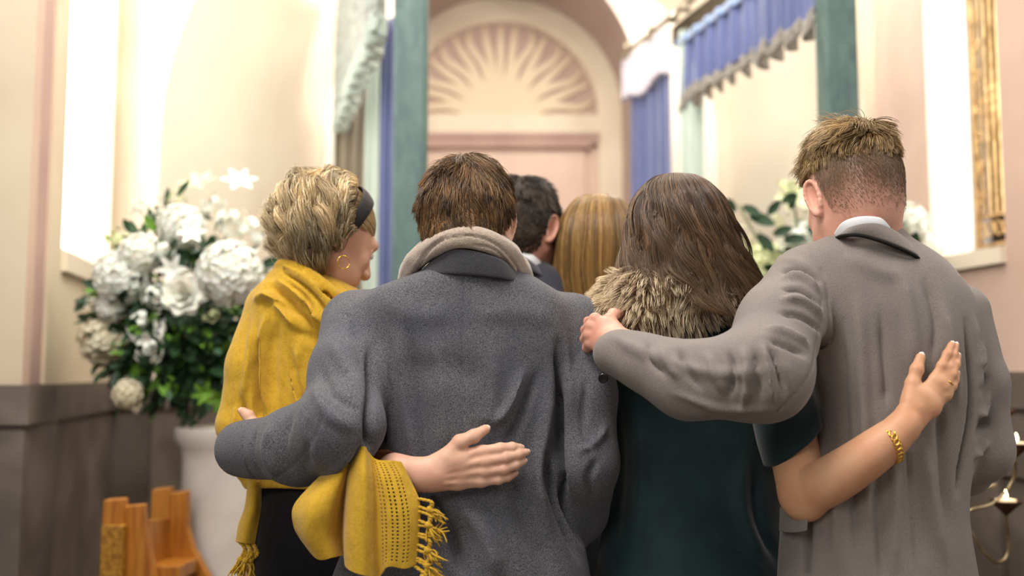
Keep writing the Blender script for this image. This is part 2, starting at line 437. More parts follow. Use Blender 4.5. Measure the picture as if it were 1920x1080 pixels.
# gilded window grille
wn = struct('window_2', *(lambda mb: (mb.V, mb.F))(MB().prism([(gxr(R0)+.05, R0, 1.80), (gxr(R1)+.05, R1, 1.80), (gxr(R1)+.07, R1, 1.80), (gxr(R0)+.07, R0, 1.80)], (0, 0, 2.4))), m_goldback)
def GP(t, z, off=0):      # t 0..1 along grille from far to near
    Y = R1-t*(R1-R0); return np.array([gxr(Y)-off, Y, z])
w = MB()
for z in (1.845, 1.95, 2.79, 2.93, 3.6): w.tube([GP(0, z), GP(1, z)], .007, 8)
def scroll(t0, z0, s, flip=1, turns=1.35):
    pts = []
    for k in range(30):
        a = k/29*turns*2*math.pi; rr = s*(1-.72*k/29); pts.append(GP(min(1, max(0, t0+flip*rr*.8*math.cos(a)/(R1-R0))), z0+rr*math.sin(a)))
    w.tube(pts, np.linspace(.0045, .003, 30), 6)
for half in (lambda t: .46*t, lambda t: 1-.46*t):
    w.tube([GP(half(.02), 1.84), GP(half(.02), 4.1)], .009, 8)
    for t in (.28, .95): w.tube([GP(half(t), 1.95), GP(half(t), 4.1)], .004, 8)
    for t in (.42, .60, .78):
        zs = np.linspace(1.95, 2.79, 60); r = .0055+.0015*np.exp(-((zs-2.37)/.12)**2)+.004*(np.exp(-((zs-2.30)/.008)**2)+np.exp(-((zs-2.34)/.008)**2)+np.exp(-((zs-2.38)/.01)**2)+np.exp(-((zs-2.42)/.008)**2))
        w.tube([GP(half(t), z) for z in zs], r, 10); w.tube([GP(half(t), 2.93), GP(half(t), 4.1)], .005, 8)
    for k, z in enumerate(np.arange(2.02, 2.78, .115)): scroll(half(.16), z, .028, 1 if k % 2 else -1)
    w.tube(smooth_path([GP(half(.16+.05*math.sin(k*1.4)), z) for k, z in enumerate(np.linspace(1.96, 2.78, 12))], 6), .0035, 6)
    for k in range(4): scroll(half(.14+.24*k), 1.898, .034, 1 if k % 2 else -1); scroll(half(.14+.24*k), 2.86, .04, 1 if k % 2 else -1); scroll(half(.14+.24*k), 3.02, .045, -1 if k % 2 else 1)
gr = w.build('window_grille', m_gold, smooth=True)
tag(gr, 'gilded wrought iron grille of bars and scrolls in the right window', 'grille')

# ---- chapel: arches
def arch(cx, R, zs, Y, z0, n=40, x0=None):
    """profile from lower left, over the arch, to lower right"""
    pts = [(cx-R, Y, z0)]+[(cx-R*math.cos(a), Y, zs+R*math.sin(a)) for a in np.linspace(0, math.pi, n)]+[(cx+R, Y, z0)]
    return np.array(pts)
def loft2(A, B):
    n = len(A); return np.vstack([A, B]), [(i, i+1, n+i+1, n+i) for i in range(n-1)]
def solid_loft(A, B, back):
    """strip between two profiles, with thickness vector"""
    n = len(A); V = np.vstack([A, B, A+back, B+back]); F = []
    for i in range(n-1):
        F += [(i, i+1, n+i+1, n+i), (3*n+i, 3*n+i+1, 2*n+i+1, 2*n+i), (i+1, i, 2*n+i, 2*n+i+1), (n+i, n+i+1, 3*n+i+1, 3*n+i)]
    return V, F
O1 = arch(.01, 1.555, 2.407, 4.3, ZL); I1 = arch(.048, 1.10, 2.693, 5.5, ZL)
struct('ceiling', *loft2(O1, I1), m_vault, smooth=True)
# outer face round the big arch
B1 = np.array([(max(min(p[0]*1.6, 1.601), -1.72), 4.3, p[2] if i in (0, len(O1)-1) else p[2]+.75*math.sin(math.pi*(i-1)/(len(O1)-3))) for i, p in enumerate(O1)])
B1[:, 0] = np.where(O1[:, 0] < 0, -1.72, 1.60); B1[1:-1, 2] = np.where(np.abs(O1[1:-1, 0]) > 1.2, O1[1:-1, 2], 4.6)
struct('trim_12', *solid_loft(O1, B1, np.array([0, .06, 0])), m_cream)
ring_o = arch(.048, 1.10, 2.693, 5.47, ZL); ring_i = arch(.048, .985, 2.693, 5.47, ZL)
struct('trim_13', *solid_loft(ring_i, ring_o, np.array([0, .05, 0])), m_white, smooth=False)
T1 = arch(-.074, .776, 3.02, 5.5, 0); I2 = arch(.048, 1.10, 2.693, 5.5, 0)
struct('wall_back', *loft2(T1, I2), m_white)
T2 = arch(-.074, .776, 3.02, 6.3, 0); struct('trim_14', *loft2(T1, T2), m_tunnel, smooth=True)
struct('trim_15', [(-.86, 6.31, 0), (.71, 6.31, 0), (.71, 6.31, 3.9), (-.86, 6.31, 3.9)], [(0, 1, 2, 3)], m_pink)
# frame of the niche
fo = arch(-.074, .776, 3.02, 6.24, 0); fi = arch(-.074, .655, 3.02, 6.24, 0)
struct('trim_16', *solid_loft(fi, fo, np.array([0, .07, 0])), m_cream)
fo = arch(-.074, .665, 3.02, 6.262, 0); fi = arch(-.074, .628, 3.02, 6.262, 0)
struct('trim_17', *solid_loft(fi, fo, np.array([0, .04, 0])), m_cream)
# flat band, cornice, door panel
zb = [Zat(y, 6.27) for y in (224, 250, 258, 270, 278, 284)]
w = MB(); w.box((-.70, 6.262, zb[1]), (.553, 6.31, 3.03)); struct('trim_18', w.V, w.F, m_cream)
w = MB()
for (y, z1, z0) in ((6.245, zb[1]+.0, zb[2]), (6.255, zb[2], zb[3]), (6.235, zb[3]-.004, zb[4])): w.box((-.70, y, z0), (.56 if y > 6.24 else .50, 6.31, z1))
struct('trim_19', w.V, w.F, m_mauve)
w = MB(); w.box((-.62, 6.285, 0), (.47, 6.31, zb[4])); w.build('x', m_pink).name = 'door_1'; bpy.data.objects['door_1']['kind'] = 'structure'
# sunburst relief : polar height field
nr, na = 84, 420; V = []; C = []
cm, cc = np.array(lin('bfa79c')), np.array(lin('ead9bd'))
NR = 19
for i in range(nr):
    rr = .005+(.63-.005)*i/(nr-1); q = np.clip((rr-.25)/.36, 0, 1)
    for j in range(na):
        th = math.pi*j/(na-1)
        best = 0
        kf = th/math.pi*(NR-1)
        for kk in (math.floor(kf)-1, math.floor(kf), math.floor(kf)+1, math.floor(kf)+2):
            wav = .10*math.sin(q*2*math.pi*1.0+.3)*q**.3*(1 if kk < (NR-1)/2 else -1) if kk % 2 else .02*math.sin(q*6)
            if kk == 9: wav = 0
            c = kk*math.pi/(NR-1)+wav*.55
            half = .088*(1-q)**.8+.028*(.6+.4*q)
            best = max(best, min(1, max(0, (half-abs(th-c))/.03)))
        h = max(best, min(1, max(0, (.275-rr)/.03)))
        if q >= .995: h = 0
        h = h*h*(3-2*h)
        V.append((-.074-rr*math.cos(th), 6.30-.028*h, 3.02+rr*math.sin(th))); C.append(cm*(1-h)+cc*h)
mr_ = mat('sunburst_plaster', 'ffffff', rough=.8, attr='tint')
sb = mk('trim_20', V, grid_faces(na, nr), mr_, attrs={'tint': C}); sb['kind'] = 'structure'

# ================================================================== CANOPY
CL = lambda Y: .55-.2785*Y
CR = lambda Y: 2.077-.2785*Y
cano = thing('canopy', (.38, 3.4, 0), 'patinated green bronze canopy frame with square posts above the mourners', 'canopy')
def post(px, nm='post'):
    x = (px-960)/FPX*3.4; b = MB(); h = .056
    b.prism([(x-h, 3.4-h+.01, 0), (x-h+.01, 3.4-h, 0), (x+h-.01, 3.4-h, 0), (x+h, 3.4-h+.01, 0), (x+h, 3.4+h, 0), (x-h, 3.4+h, 0)], (0, 0, 3.2))
    o = b.build(nm, m_bronze, cano); return o
post(766.5); post(1584)
def backpost(x, Y):
    b = MB(); b.box((x-.03, Y-.03, 0), (x+.03, Y+.03, 3.0)); b.build('post', m_darkmetal, cano)
backpost(CR(4.62)+.06, 4.66); backpost(CL(5.0), 5.02)
for f, y1 in ((CL, 5.0), (CR, 4.62)):
    b = MB(); b.prism([(f(3.4)-.03, 3.4, 2.93), (f(3.4)+.03, 3.4, 2.93), (f(y1)+.03, y1, 2.93), (f(y1)-.03, y1, 2.93)], (0, 0, .09)); b.build('beam', m_darkmetal, cano)
b = MB(); b.prism([(CL(3.4), 3.37, 3.1), (CR(3.4), 3.37, 3.1), (CR(3.4), 3.43, 3.1), (CL(3.4), 3.43, 3.1)], (0, 0, .09)); b.build('beam', m_bronze, cano)
rl = thing('curtain_rail', (CR(4.2), 4.2, 3.02), 'pale metal curtain rail with end knob running toward the niche', 'curtain rail')
b = MB(); b.tube([(CR(3.3)-.06, 3.3, 3.05), (CR(5.15)-.06, 5.15, 3.05)], .013, 8); b.build('rail', m_chrome, rl, True)
for Y in (3.6, 4.0, 4.4, 4.8, 5.1):
    b = MB(); b.tube([(CR(Y)-.06, Y, 3.05), (CR(Y)-.06, Y, 3.12)], .008, 6); b.tube([(CR(Y)-.06, Y, 3.02), (CR(Y)-.06, Y, 3.05)], .02, 8); b.build('bracket', m_chrome, rl, True)
b = MB(); b.add(*lathe([(0, -.03), (.022, -.022), (.032, 0), (.022, .022), (0, .03)], (CR(4.48)-.09, 4.48, 3.02), 16)); b.build('end_knob', m_chrome, rl, True)

def curtain(name, plan, zt, zb, m, nf, amp, nu=160, nv=40, pinch=0, zbot=None, thick=.004, parent=None, seed=1):
    """pleated cloth hanging from a plan line; zt/zb may be functions of t"""
    plan = np.asarray(plan, float); L = np.concatenate([[0], np.cumsum(np.linalg.norm(np.diff(plan, axis=0), axis=1))]); L /= L[-1]
    r = np.random.default_rng(seed); ph = r.random(3)*6.28; V = []
    t = np.linspace(0, 1, nu); X = np.interp(t, L, plan[:, 0]); Yy = np.interp(t, L, plan[:, 1])
    d = np.stack([np.gradient(X), np.gradient(Yy)], 1); d /= np.linalg.norm(d, axis=1)[:, None]; n = np.stack([-d[:, 1], d[:, 0]], 1)
    fz = lambda f: np.array([f(q) for q in t]) if callable(f) else np.full(nu, f)
    zt_, zb_ = fz(zt), fz(zb)
    for j in range(nv):
        v = j/(nv-1)
        a = amp*(1-pinch*(1-v)**2)*(np.sin(2*math.pi*nf*t+.5*np.sin(2*math.pi*t*2.3+ph[0])+.4*v*np.sin(5*t+ph[1]))+.35*np.sin(2*math.pi*nf*2.1*t+ph[2]+v))
        V.append(np.stack([X+n[:, 0]*a, Yy+n[:, 1]*a, zt_+(zb_-zt_)*v], 1))
    o = mk(name, np.concatenate(V), grid_faces(nu, nv), m, parent)
    s = o.modifiers.new('Solidify', 'SOLIDIFY'); s.thickness = thick
    return o
# right valance: blue with a grey fringed scalloped hem, seen from inside
def line(f, a, b, dx=0): return [(f(a)+dx, a), (f(b)+dx, b)]
NS = 10
vr = thing('valance', (CR(4)-.03, 4.0, 2.9), 'blue pleated valance with scalloped grey fringe along the right canopy side', 'valance')
hem = lambda t: 2.675-.045*abs(math.sin(math.pi*NS*t))**.7
curtain('cloth', line(CR, 3.45, 4.55, -.03), 2.925, hem, m_blue, NS, .022, 420, 26, .5, parent=vr)
curtain('fringe', line(CR, 3.45, 4.55, -.034), lambda t: hem(t)+.012, lambda t: hem(t)-.058+.014*abs(math.cos(math.pi*NS*t)), m_fringe, NS, .028, 420, 6, 0, parent=vr, thick=.012)
curtain('heading', line(CR, 3.45, 4.55, -.045), 2.935, 2.895, m_blue2, NS, .006, 300, 4, 0, parent=vr)
# left valance seen from outside
vl = thing('valance', (CL(4.2), 4.2, 2.9), 'grey-green ruffled valance along the left canopy side, seen from outside', 'valance')
curtain('cloth', line(CL, 3.47, 4.97, -.05), 3.25, lambda t: 2.66-.03*abs(math.sin(math.pi*9*t)), m_valout, 9, .03, 420, 40, .2, parent=vl, seed=3)
curtain('fringe', line(CL, 3.47, 4.97, -.055), 2.67, lambda t: 2.60-.02*abs(math.sin(math.pi*9*t)), m_sage, 18, .03, 420, 8, 0, parent=vl, thick=.01, seed=3)
# drapes
tag(curtain('drape', line(CR, 4.66, 5.16, -.02), lambda t: 2.93, .4, m_blue, 5, .022, 200, 50, .3), 'blue pleated drape hanging right of the sunburst niche', 'curtain')
dr = bpy.data.objects['drape']
curtain('heading', line(CR, 4.64, 5.18, -.045), lambda t: 3.03, lambda t: 2.80+.02*math.sin(9*t), m_lilac, 11, .016, 240, 12, 0, parent=dr, seed=5)
tag(curtain('drape', [P(1276, 300, 4.5)[:2], P(1322, 300, 4.42)[:2]], 2.96, .4, m_sage, 4, .014, 120, 50, .3, seed=6), 'pale sage sheer drape beside the blue one right of the niche', 'curtain')
tag(curtain('drape', [P(628, 300, 4.95)[:2], P(690, 300, 4.9)[:2]], 2.9, .4, m_taupe, 3, .02, 120, 40, .2, seed=7), 'taupe drape hanging behind the blonde woman, under the left valance', 'curtain')
tag(curtain('drape', [P(682, 300, 4.6)[:2], P(716, 300, 4.55)[:2]], 2.9, .4, m_sage, 3, .014, 120, 40, .2, seed=8), 'narrow pale sage drape just left of the left green post', 'curtain')
tag(curtain('drape', [P(712, 300, 4.2)[:2], P(738, 300, 4.15)[:2]], 2.9, .4, m_blue, 2, .012, 80, 40, .2, seed=9), 'sliver of blue drape against the left green post', 'curtain')

# ================================================================== PEDESTAL AND PEW
pc = P(440, 900, 3.35)
prof = [(0, 0), (.215, 0), (.215, .06), (.185, .09), (.172, .14), (.168, 1.1), (.175, 1.14), (.195, 1.17), (.195, 1.2), (0, 1.2)]
V, F = lathe(prof, (pc[0], pc[1], 0), 48)
ped = mk('pedestal', V, F, m_marble, smooth=True, loc=(pc[0], pc[1], 0)); tag(ped, 'white round pedestal under the large left flower arrangement', 'pedestal')
es = ped.modifiers.new('EdgeSplit', 'EDGE_SPLIT'); es.split_angle = .6

pew = thing('pew', P(280, 1080, 2.9)*np.array([1, 1, 0]), 'honey oak pew with stepped end posts and carved panel beside the white pedestal', 'pew')
def px_poly(pts, Y): return [P(x, y, Y) for x, y in pts]
def slab(name, pts, Y, th, m=m_wood, bev=.004, low=True):
    q = px_poly(pts, Y); b = MB(); b.prism(q, (0, th, 0)); return b.build(name, m, pew, bevel=bev)
def zdown(x, Y): # pixel row of floor below
    return 540+ (0.0)
def slabz(name, top, Y, th, m=m_wood):
    """outline given from its top edge in pixels, continued straight down to the floor"""
    q = [P(x, y, Y) for x, y in top]; b = MB()
    lo = [np.array([q[-1][0], Y, 0.02]), np.array([q[0][0], Y, 0.02])]
    b.prism(q+lo, (0, th, 0)); return b.build(name, m, pew, bevel=.004)
slabz('end_post', [(190, 985), (193, 938), (229, 936), (230, 985)], 2.80, .05)
slabz('carved_panel', [(189, 985), (231, 985)], 2.785, .03, m_woodpanel)
slabz('end_panel', [(226, 950), (268, 946), (270, 985), (277, 1030), (290, 1090), (330, 1180)], 2.82, .04)
slabz('end_post', [(281, 985), (284, 918), (318, 914), (320, 985)], 3.14, .05)
slabz('end_panel', [(316, 925), (350, 921), (350, 990), (362, 1030), (395, 1090), (450, 1180)], 3.10, .04)
b = MB(); a0, a1 = P(266, 975, 2.86), P(306, 972, 3.12)
b.prism([a0, a1, a1+np.array([0, .02, -.13]), a0+np.array([0, .0, -.13])], (.022, .0, 0)); b.build('backrest', m_wood, pew, bevel=.003)
b = MB(); a0, a1 = P(270, 1062, 2.86), P(312, 1045, 3.12)
b.prism([a0, a1, a1+np.array([0.10, 0, -.0]), a0+np.array([.10, 0, -.0])], (0, 0, -.04)); b.build('seat', m_wood, pew, bevel=.003)

# ================================================================== CANDLE STAND (right)
m_wire = mat('wire_brass', 'a89878', '7d6c50', 30, .35, .1, metal=.8)
m_cup = mat('rusted_iron_cup', '3b2a22', '5a3c2a', 25, .5, .3, metal=.5)
m_wax = mat('candle_wax', 'fbe9cf', rough=.5, emit='ffd9a0', estr=.5)
m_flame = mat('candle_flame', 'fff2c8', rough=.5, emit='ffe9a8', estr=14)
YC = 2.55
cst = thing('candle_stand', P(1870, 1080, YC)*np.array([1, 1, 0]), 'curling brass wire candle stand with dark cone cups at the right edge', 'candle stand')
cups = [(1886, 940, 29), (1906, 833, 26), (1889, 770, 16)]
wires = [[(1886, 962), (1890, 1000), (1889, 1040), (1870, 1055), (1845, 1035), (1822, 1000), (1805, 985), (1795, 1010), (1790, 1080)],
         [(1903, 858), (1903, 890), (1893, 912), (1886, 922), (1860, 945), (1825, 955), (1800, 965)],
         [(1887, 790), (1893, 815), (1902, 838)], [(1800, 990), (1806, 950), (1825, 925), (1870, 908)]]
for k, wp in enumerate(wires):
    b = MB(); b.tube(smooth_path([P(x, y, YC+.02*math.sin(i)) for i, (x, y) in enumerate(wp)], 6), .0042, 8); b.build('wire', m_wire, cst, True)
b = MB(); q = P(1790, 1080, YC); b.tube([q, (q[0]+.01, YC, .5), (q[0]+.02, YC, .02)], .006, 8); b.add(*lathe([(0, 0), (.14, 0), (.14, .01), (.02, .02), (0, .02)], (q[0]+.02, YC, 0), 24)); b.build('base', m_wire, cst, True)
for (x, y, r) in cups:
    c = P(x, y, YC); R = r*YC/FPX; V, F = lathe([(0, -R*.95), (R, 0), (R*.97, .002), (R*.85, -R*.1), (0, -R*.4)], (0, 0, 0), 28)
    mk('cone_cup', np.array(V)+c, F, m_cup, cst, smooth=False)
for (x, y, r), lb in zip(cups[:2], ('tealight burning in the lowest cone cup of the wire stand', 'tealight burning in the cone cup beside the grey sleeve')):
    c = P(x, y, YC); R = r*YC/FPX*.62; V, F = lathe([(0, -.006), (R, -.006), (R, .0055), (R*.9, .006), (0, .005)], (0, 0, 0), 24)
    cd = mk('candle', np.array(V)+c, F, m_wax, smooth=False, loc=c); tag(cd, lb, 'candle', 'tealights on the candle stand')
    V, F = lathe([(0, 0), (.004, .003), (.005, .008), (.003, .016), (0, .024)], (0, 0, .006), 12)
    mk('flame', np.array(V)+c, F, m_flame, cd)

# ================================================================== FLOWERS
m_leafd = mat('leaf_dark', '2c4b2c', '1d3820', 6, .5, 0, spec=.4)
m_leafs = mat('leaf_sage', '5e7f63', '3f6047', 9, .6, 0)
m_leafl = mat('leaf_bright', '7fae3e', '5c8f35', 9, .5, 0)
m_petal = mat('petal_white', 'fcfaf0', 'f5f5e6', 9, .6, 0, sss=.35, sheen=.2)
m_petalg = mat('petal_green_white', 'eef0c8', 'dce2a8', 9, .6, 0, sss=.15)
m_petalc = mat('petal_cream', 'efe6cf', 'e2d8ba', 9, .6, 0, sss=.15)
m_stem = mat('stem_green', '5d7c3a', rough=.6)
def frame(n):
    n = n/np.linalg.norm(n); a = np.array([0, 0, 1.]) if abs(n[2]) < .9 else np.array([1., 0, 0])
    u = np.cross(n, a); u /= np.linalg.norm(u); return u, np.cross(n, u), n
def petal_geo(c, d, n, L, W, cup=.25, nu=3, nv=5):
    """one petal or leaf from c along d, facing n"""
    s = np.cross(d, n); V = []
    for j in range(nv):
        t = j/(nv-1); w_ = W*math.sin(math.pi*min(1, t*.86+.10))**.8
        for i in range(nu):
            q = (i/(nu-1)-.5)*2
            V.append(c+d*L*t+s*w_*q*.5+n*(cup*L*(t*t*.6)+abs(q)*w_*.22))
    return np.array(V), grid_faces(nu, nv)
def hydrangea(c, r, rnd, m, parent):
    G = []; n = int(130*min(1.4, (r/.06)))
    for k in range(n):
        z = 1-2*(k+.5)/n; a = k*2.39996; q = math.sqrt(1-z*z); nn = np.array([q*math.cos(a), q*math.sin(a), z])
        nn = nn+rnd.normal(size=3)*.12; u, v, nn = frame(nn); cc = c+nn*r*(.84+.14*rnd.random()); a0 = rnd.random()*1.57
        for p in range(4):
            b = a0+p*math.pi/2; d = u*math.cos(b)+v*math.sin(b); G.append(petal_geo(cc, d*.96+nn*.22, nn, r*.20, r*.22, .05, 3, 3))
    s = SDF(c-r*.9, c+r*.9, r*.13); s.ell(c, (r*.82,)*3); G.append(s.mesh())
    return mk('flower_head', *join(G), m, parent)
def rose(c, nn, r, rnd, m, parent):
    u, v, nn = frame(nn); G = []
    for ring, (cnt, tilt, rad, L) in enumerate(((3, .92, .08, .55), (5, .8, .2, .7), (6, .6, .35, .8), (7, .35, .45, .9), (8, .12, .5, .8))):
        for p in range(cnt):
            b = 2*math.pi*p/cnt+ring*.7+rnd.random()*.3; d = u*math.cos(b)+v*math.sin(b)
            G.append(petal_geo(c+d*rad*r*.5-nn*r*.3, d*math.cos(tilt*1.5)+nn*math.sin(tilt*1.5), nn*math.cos(tilt*1.5)-d*math.sin(tilt*1.5), r*L*1.2, r*1.05, .2, 4, 5))
    return mk('flower_head', *join(G), m, parent)
def lily(c, nn, r, rnd, m, parent):
    u, v, nn = frame(nn); G = []
    for p in range(6):
        b = p*math.pi/3+rnd.random()*.2; d = u*math.cos(b)+v*math.sin(b)
        d2 = d*.85+nn*.5; d2 /= np.linalg.norm(d2); n2 = nn*.85-d*.5; G.append(petal_geo(c, d2, n2, r, r*.42, -.35, 4, 7))
    return mk('flower_head', *join(G), m, parent)
def cluster(c, r, rnd, m, parent, n=26):
    G = []
    for k in range(n):
        nn = rnd.normal(size=3); nn /= np.linalg.norm(nn); cc = c+nn*r*rnd.random()**.4; u, v, nn = frame(nn)
        for p in range(5):
            b = p*1.2566; d = u*math.cos(b)+v*math.sin(b); G.append(petal_geo(cc, d, nn, r*.26, r*.24, .15, 3, 3))
    return mk('flower_head', *join(G), m, parent)
def arrangement(name, label, Y, blooms, outline, nleaf, seed, base):
    rnd = np.random.default_rng(seed)
    t = thing(name, base, label, 'flower arrangement')
    for (x, y, rp, kind, mm, dy) in blooms:
        c = P(x, y, Y+dy); r = rp*Y/FPX; nn = np.array([(x-outline[0])/outline[2]*.8, -1, -(y-outline[1])/outline[3]*.7])
        if kind == 'h': hydrangea(c, r, rnd, mm, t)
        elif kind == 'r': rose(c, nn, r, rnd, mm, t)
        elif kind == 'l': lily(c, nn+rnd.normal(size=3)*.3, r*1.15, rnd, mm, t)
        else: cluster(c, r, rnd, mm, t)
    # leaves in an ellipsoidal cloud
    for m, frac in ((m_leafd, .55), (m_leafs, .3), (m_leafl, .15)):
        G = []
        for k in range(int(nleaf*frac)):
            while True:
                q = rnd.normal(size=3); q /= np.linalg.norm(q)
                if m is m_leafl and rnd.random() < .5 and q[2] > -.2: continue
                break
            rad = rnd.random()**.35*(1.0+.12*rnd.normal())
            cx = P(outline[0], outline[1], Y+.05)
            sc_ = np.array([outline[2]*Y/FPX, .26, outline[3]*Y/FPX])
            q = q*np.array([1, 1, 1.]) if q[2] < .15 or rnd.random() < .45 else q*np.array([1, 1, -1]); c = cx+q*sc_*rad*.93; d = q+rnd.normal(size=3)*.55+np.array([0, -.2, -.15]); d /= np.linalg.norm(d)
            n2 = np.array([0, -.8, .6])+rnd.normal(size=3)*.5; n2 -= d*(n2@d); n2 /= np.linalg.norm(n2)
            L = rnd.uniform(.035, .075)*(1.1 if m is m_leafd else .85); G.append(petal_geo(c, d, n2, L, L*rnd.uniform(.38, .6), .15, 3, 5))
        o = mk('foliage', *join(G), m, t); o['label'] = {id(m_leafd): 'dark green foliage', id(m_leafs): 'sage green foliage', id(m_leafl): 'bright green foliage'}[id(m)]
    return t, rnd
Wt, Gn, Cr = m_petal, m_petalg, m_petalc
bl = [(432, 512, 58, 'h', Wt, -.20), (345, 553, 34, 'r', Wt, -.24), (228, 520, 50, 'h', Wt, -.14), (262, 478, 38, 'h', Wt, -.16), (340, 425, 42, 'h', Wt, -.1),
      (195, 640, 44, 'h', Cr, -.08), (212, 575, 30, 'h', Wt, -.12), (268, 612, 30, 'c', Wt, -.2), (300, 400, 34, 'c', Wt, -.05), (372, 350, 34, 'l', Gn, -.02),
      (448, 345, 32, 'l', Wt, 0), (430, 420, 36, 'c', Wt, -.14), (470, 440, 34, 'c', Wt, -.1), (225, 450, 26, 'c', Gn, -.05), (325, 505, 26, 'l', Wt, -.22),
      (360, 440, 24, 'l', Wt, -.2), (280, 655, 28, 'c', Wt, -.2), (312, 618, 20, 'l', Wt, -.24), (240, 738, 27, 'h', Cr, -.16), (255, 765, 12, 'c', Cr, -.16),
      (290, 560, 26, 'c', Wt, -.2), (178, 560, 22, 'c', Wt, -.06), (205, 505, 14, 'c', Wt, -.16), (400, 385, 26, 'c', Wt, -.06), (262, 390, 20, 'c', Wt, -.04),
      (185, 605, 22, 'c', Cr, -.04), (305, 470, 26, 'c', Wt, -.16), (395, 590, 16, 'c', Gn, -.2), (330, 370, 20, 'c', Gn, 0), (415, 745, 26, 'l', m_leafl, -.2), (385, 735, 22, 'l', m_leafl, -.2)]
fa, rnd = arrangement('flower_arrangement', 'large white hydrangea and lily arrangement on the white pedestal at left', 3.3, bl, (345, 575, 168, 195), 1700, 3, (pc[0], pc[1], 1.2))
bl = [(1480, 470, 44, 'c', Wt, 0), (1440, 500, 46, 'h', Gn, 0), (1400, 470, 34, 'c', Gn, .05), (1490, 375, 34, 'l', Gn, 0), (1475, 350, 20, 'c', Gn, 0), (1430, 540, 40, 'h', Cr, 0),
      (1520, 450, 40, 'h', Wt, 0), (1600, 400, 46, 'h', Wt, 0), (1700, 420, 40, 'h', Wt, 0), (1735, 465, 32, 'h', Wt, .02), (1690, 480, 40, 'c', Gn, 0), (1500, 410, 26, 'c', Wt, 0),
      (1655, 380, 26, 'c', Wt, .1), (1455, 415, 14, 'c', Gn, 0), (1390, 430, 22, 'c', Cr, 0), (1415, 580, 36, 'c', Cr, 0), (1480, 520, 40, 'h', Cr, 0)]
fb, rnd = arrangement('flower_arrangement', 'white and green flower arrangement half hidden behind the man in the taupe coat', 3.55, bl, (1560, 520, 175, 130), 420, 5, (1.14, 3.6, 1.2))
G = []
for (x, y, dx, dy, L) in ((1392, 388, .9, -.5, .05), (1405, 405, .9, -.4, .065), (1440, 402, .6, .7, .045), (1420, 440, .6, -.8, .06), (1450, 440, .9, .3, .05), (1470, 450, .9, .0, .055), (1378, 398, -.5, .8, .04), (1495, 365, -.8, -.4, .05), (1480, 392, .3, .9, .04), (1512, 430, .8, -.3, .05)):
    d = np.array([dx, -.1, dy]); d /= np.linalg.norm(d); n = np.array([.2, -1, .2]); n -= d*(n@d); n /= np.linalg.norm(n); G.append(petal_geo(P(x, y, 3.45), d, n, L*1.4, L*.75, .15, 3, 6))
mk('foliage', *join(G), m_leafd, fb)
b = MB(); b.tube(smooth_path([P(1510, 520, 3.55), P(1500, 450, 3.55), P(1488, 380, 3.55)], 6), .005, 6); b.tube(smooth_path([P(1440, 480, 3.5), P(1410, 430, 3.45), P(1385, 385, 3.45)], 6), .0035, 6); b.build('stem', m_stem, fb, True)
c2 = P(1560, 700, 3.6)
V, F = lathe([(0, 0), (.19, 0), (.168, .12), (.168, 1.1), (.195, 1.15), (.195, 1.2), (0, 1.2)], (c2[0], 3.6, 0), 32); mk('stand', np.array(V), F, m_marble, fb)

# ================================================================== CAMERA, WORLD, LIGHTS
cam = bpy.data.cameras.new('camera'); co = bpy.data.objects.new('camera', cam); COL.objects.link(co); sc.camera = co
cam.sensor_width = 36; cam.lens = FPX*36/1920; co.location = (0, 0, CAMZ); co.rotation_euler = (math.pi/2+TILT, 0, 0); cam.clip_start = .05
cam.dof.use_dof = True; cam.dof.focus_distance = 1.80; cam.dof.aperture_fstop = 1.6
wd = bpy.data.worlds.new('world'); sc.world = wd; wd.use_nodes = True
wd.node_tree.nodes['Background'].inputs[0].default_value = (1, .93, .86, 1); wd.node_tree.nodes['Background'].inputs[1].default_value = .33
def area(name, loc, target, size, power, col, sy=None):
    l = bpy.data.lights.new(name, 'AREA'); l.energy = power; l.color = col; l.size = size
    if sy: l.shape = 'RECTANGLE'; l.size_y = sy
    o = bpy.data.objects.new(name, l); COL.objects.link(o); o.location = loc
    o.rotation_euler = (Vector(target)-Vector(loc)).to_track_quat('-Z', 'Y').to_euler(); return o
def point(name, loc, r, power, col):
    l = bpy.data.lights.new(name, 'POINT'); l.energy = power; l.color = col; l.shadow_soft_size = r
    o = bpy.data.objects.new(name, l); COL.objects.link(o); o.location = loc; return o
area('key_light', (-.6, .9, 3.5), (.1, 2.0, 1.1), 1.0, 66, (1, .93, .86))  # added key light above the group, not a lamp of the room
area('rear_fill_left', (-1.5, -1.2, 3.0), (0, 2.1, 1.2), 1.4, 34, (1, .97, .93))  # added fill from behind the camera, no window there
area('side_fill_right', (2.2, 1.2, 2.9), (.6, 2.1, 1.3), 1.0, 20, (1, .95, .9))  # added fill from outside the right edge, no window there
area('chapel_fill', (.3, 3.2, 4.3), (0, 5.0, 2.0), 1.6, 122, (1, .94, .82))  # unseen area light added to brighten the chapel walls
area('flower_fill', (-1.0, 2.3, 3.2), (-1.1, 3.3, 1.6), .5, 9, (1, .96, .9))  # added light aimed at the left flowers to brighten the blooms
point('vault_lamp', (.95, 4.75, 3.45), .05, 14, (1, .95, .9))
point('vault_fill_left', (-.7, 4.75, 3.2), .05, 14, (1, .93, .86))  # added point light that brightens the left of the vault
area('window_daylight', (1.69, 3.30, 2.7), (1.67, 3.72, 2.7), .10, 9, (1, .96, .9), 1.7)
vs = sc.view_settings; vs.view_transform = 'Standard'; vs.look = 'None'; vs.gamma = 1; vs.exposure = 0; vs.use_curve_mapping = False
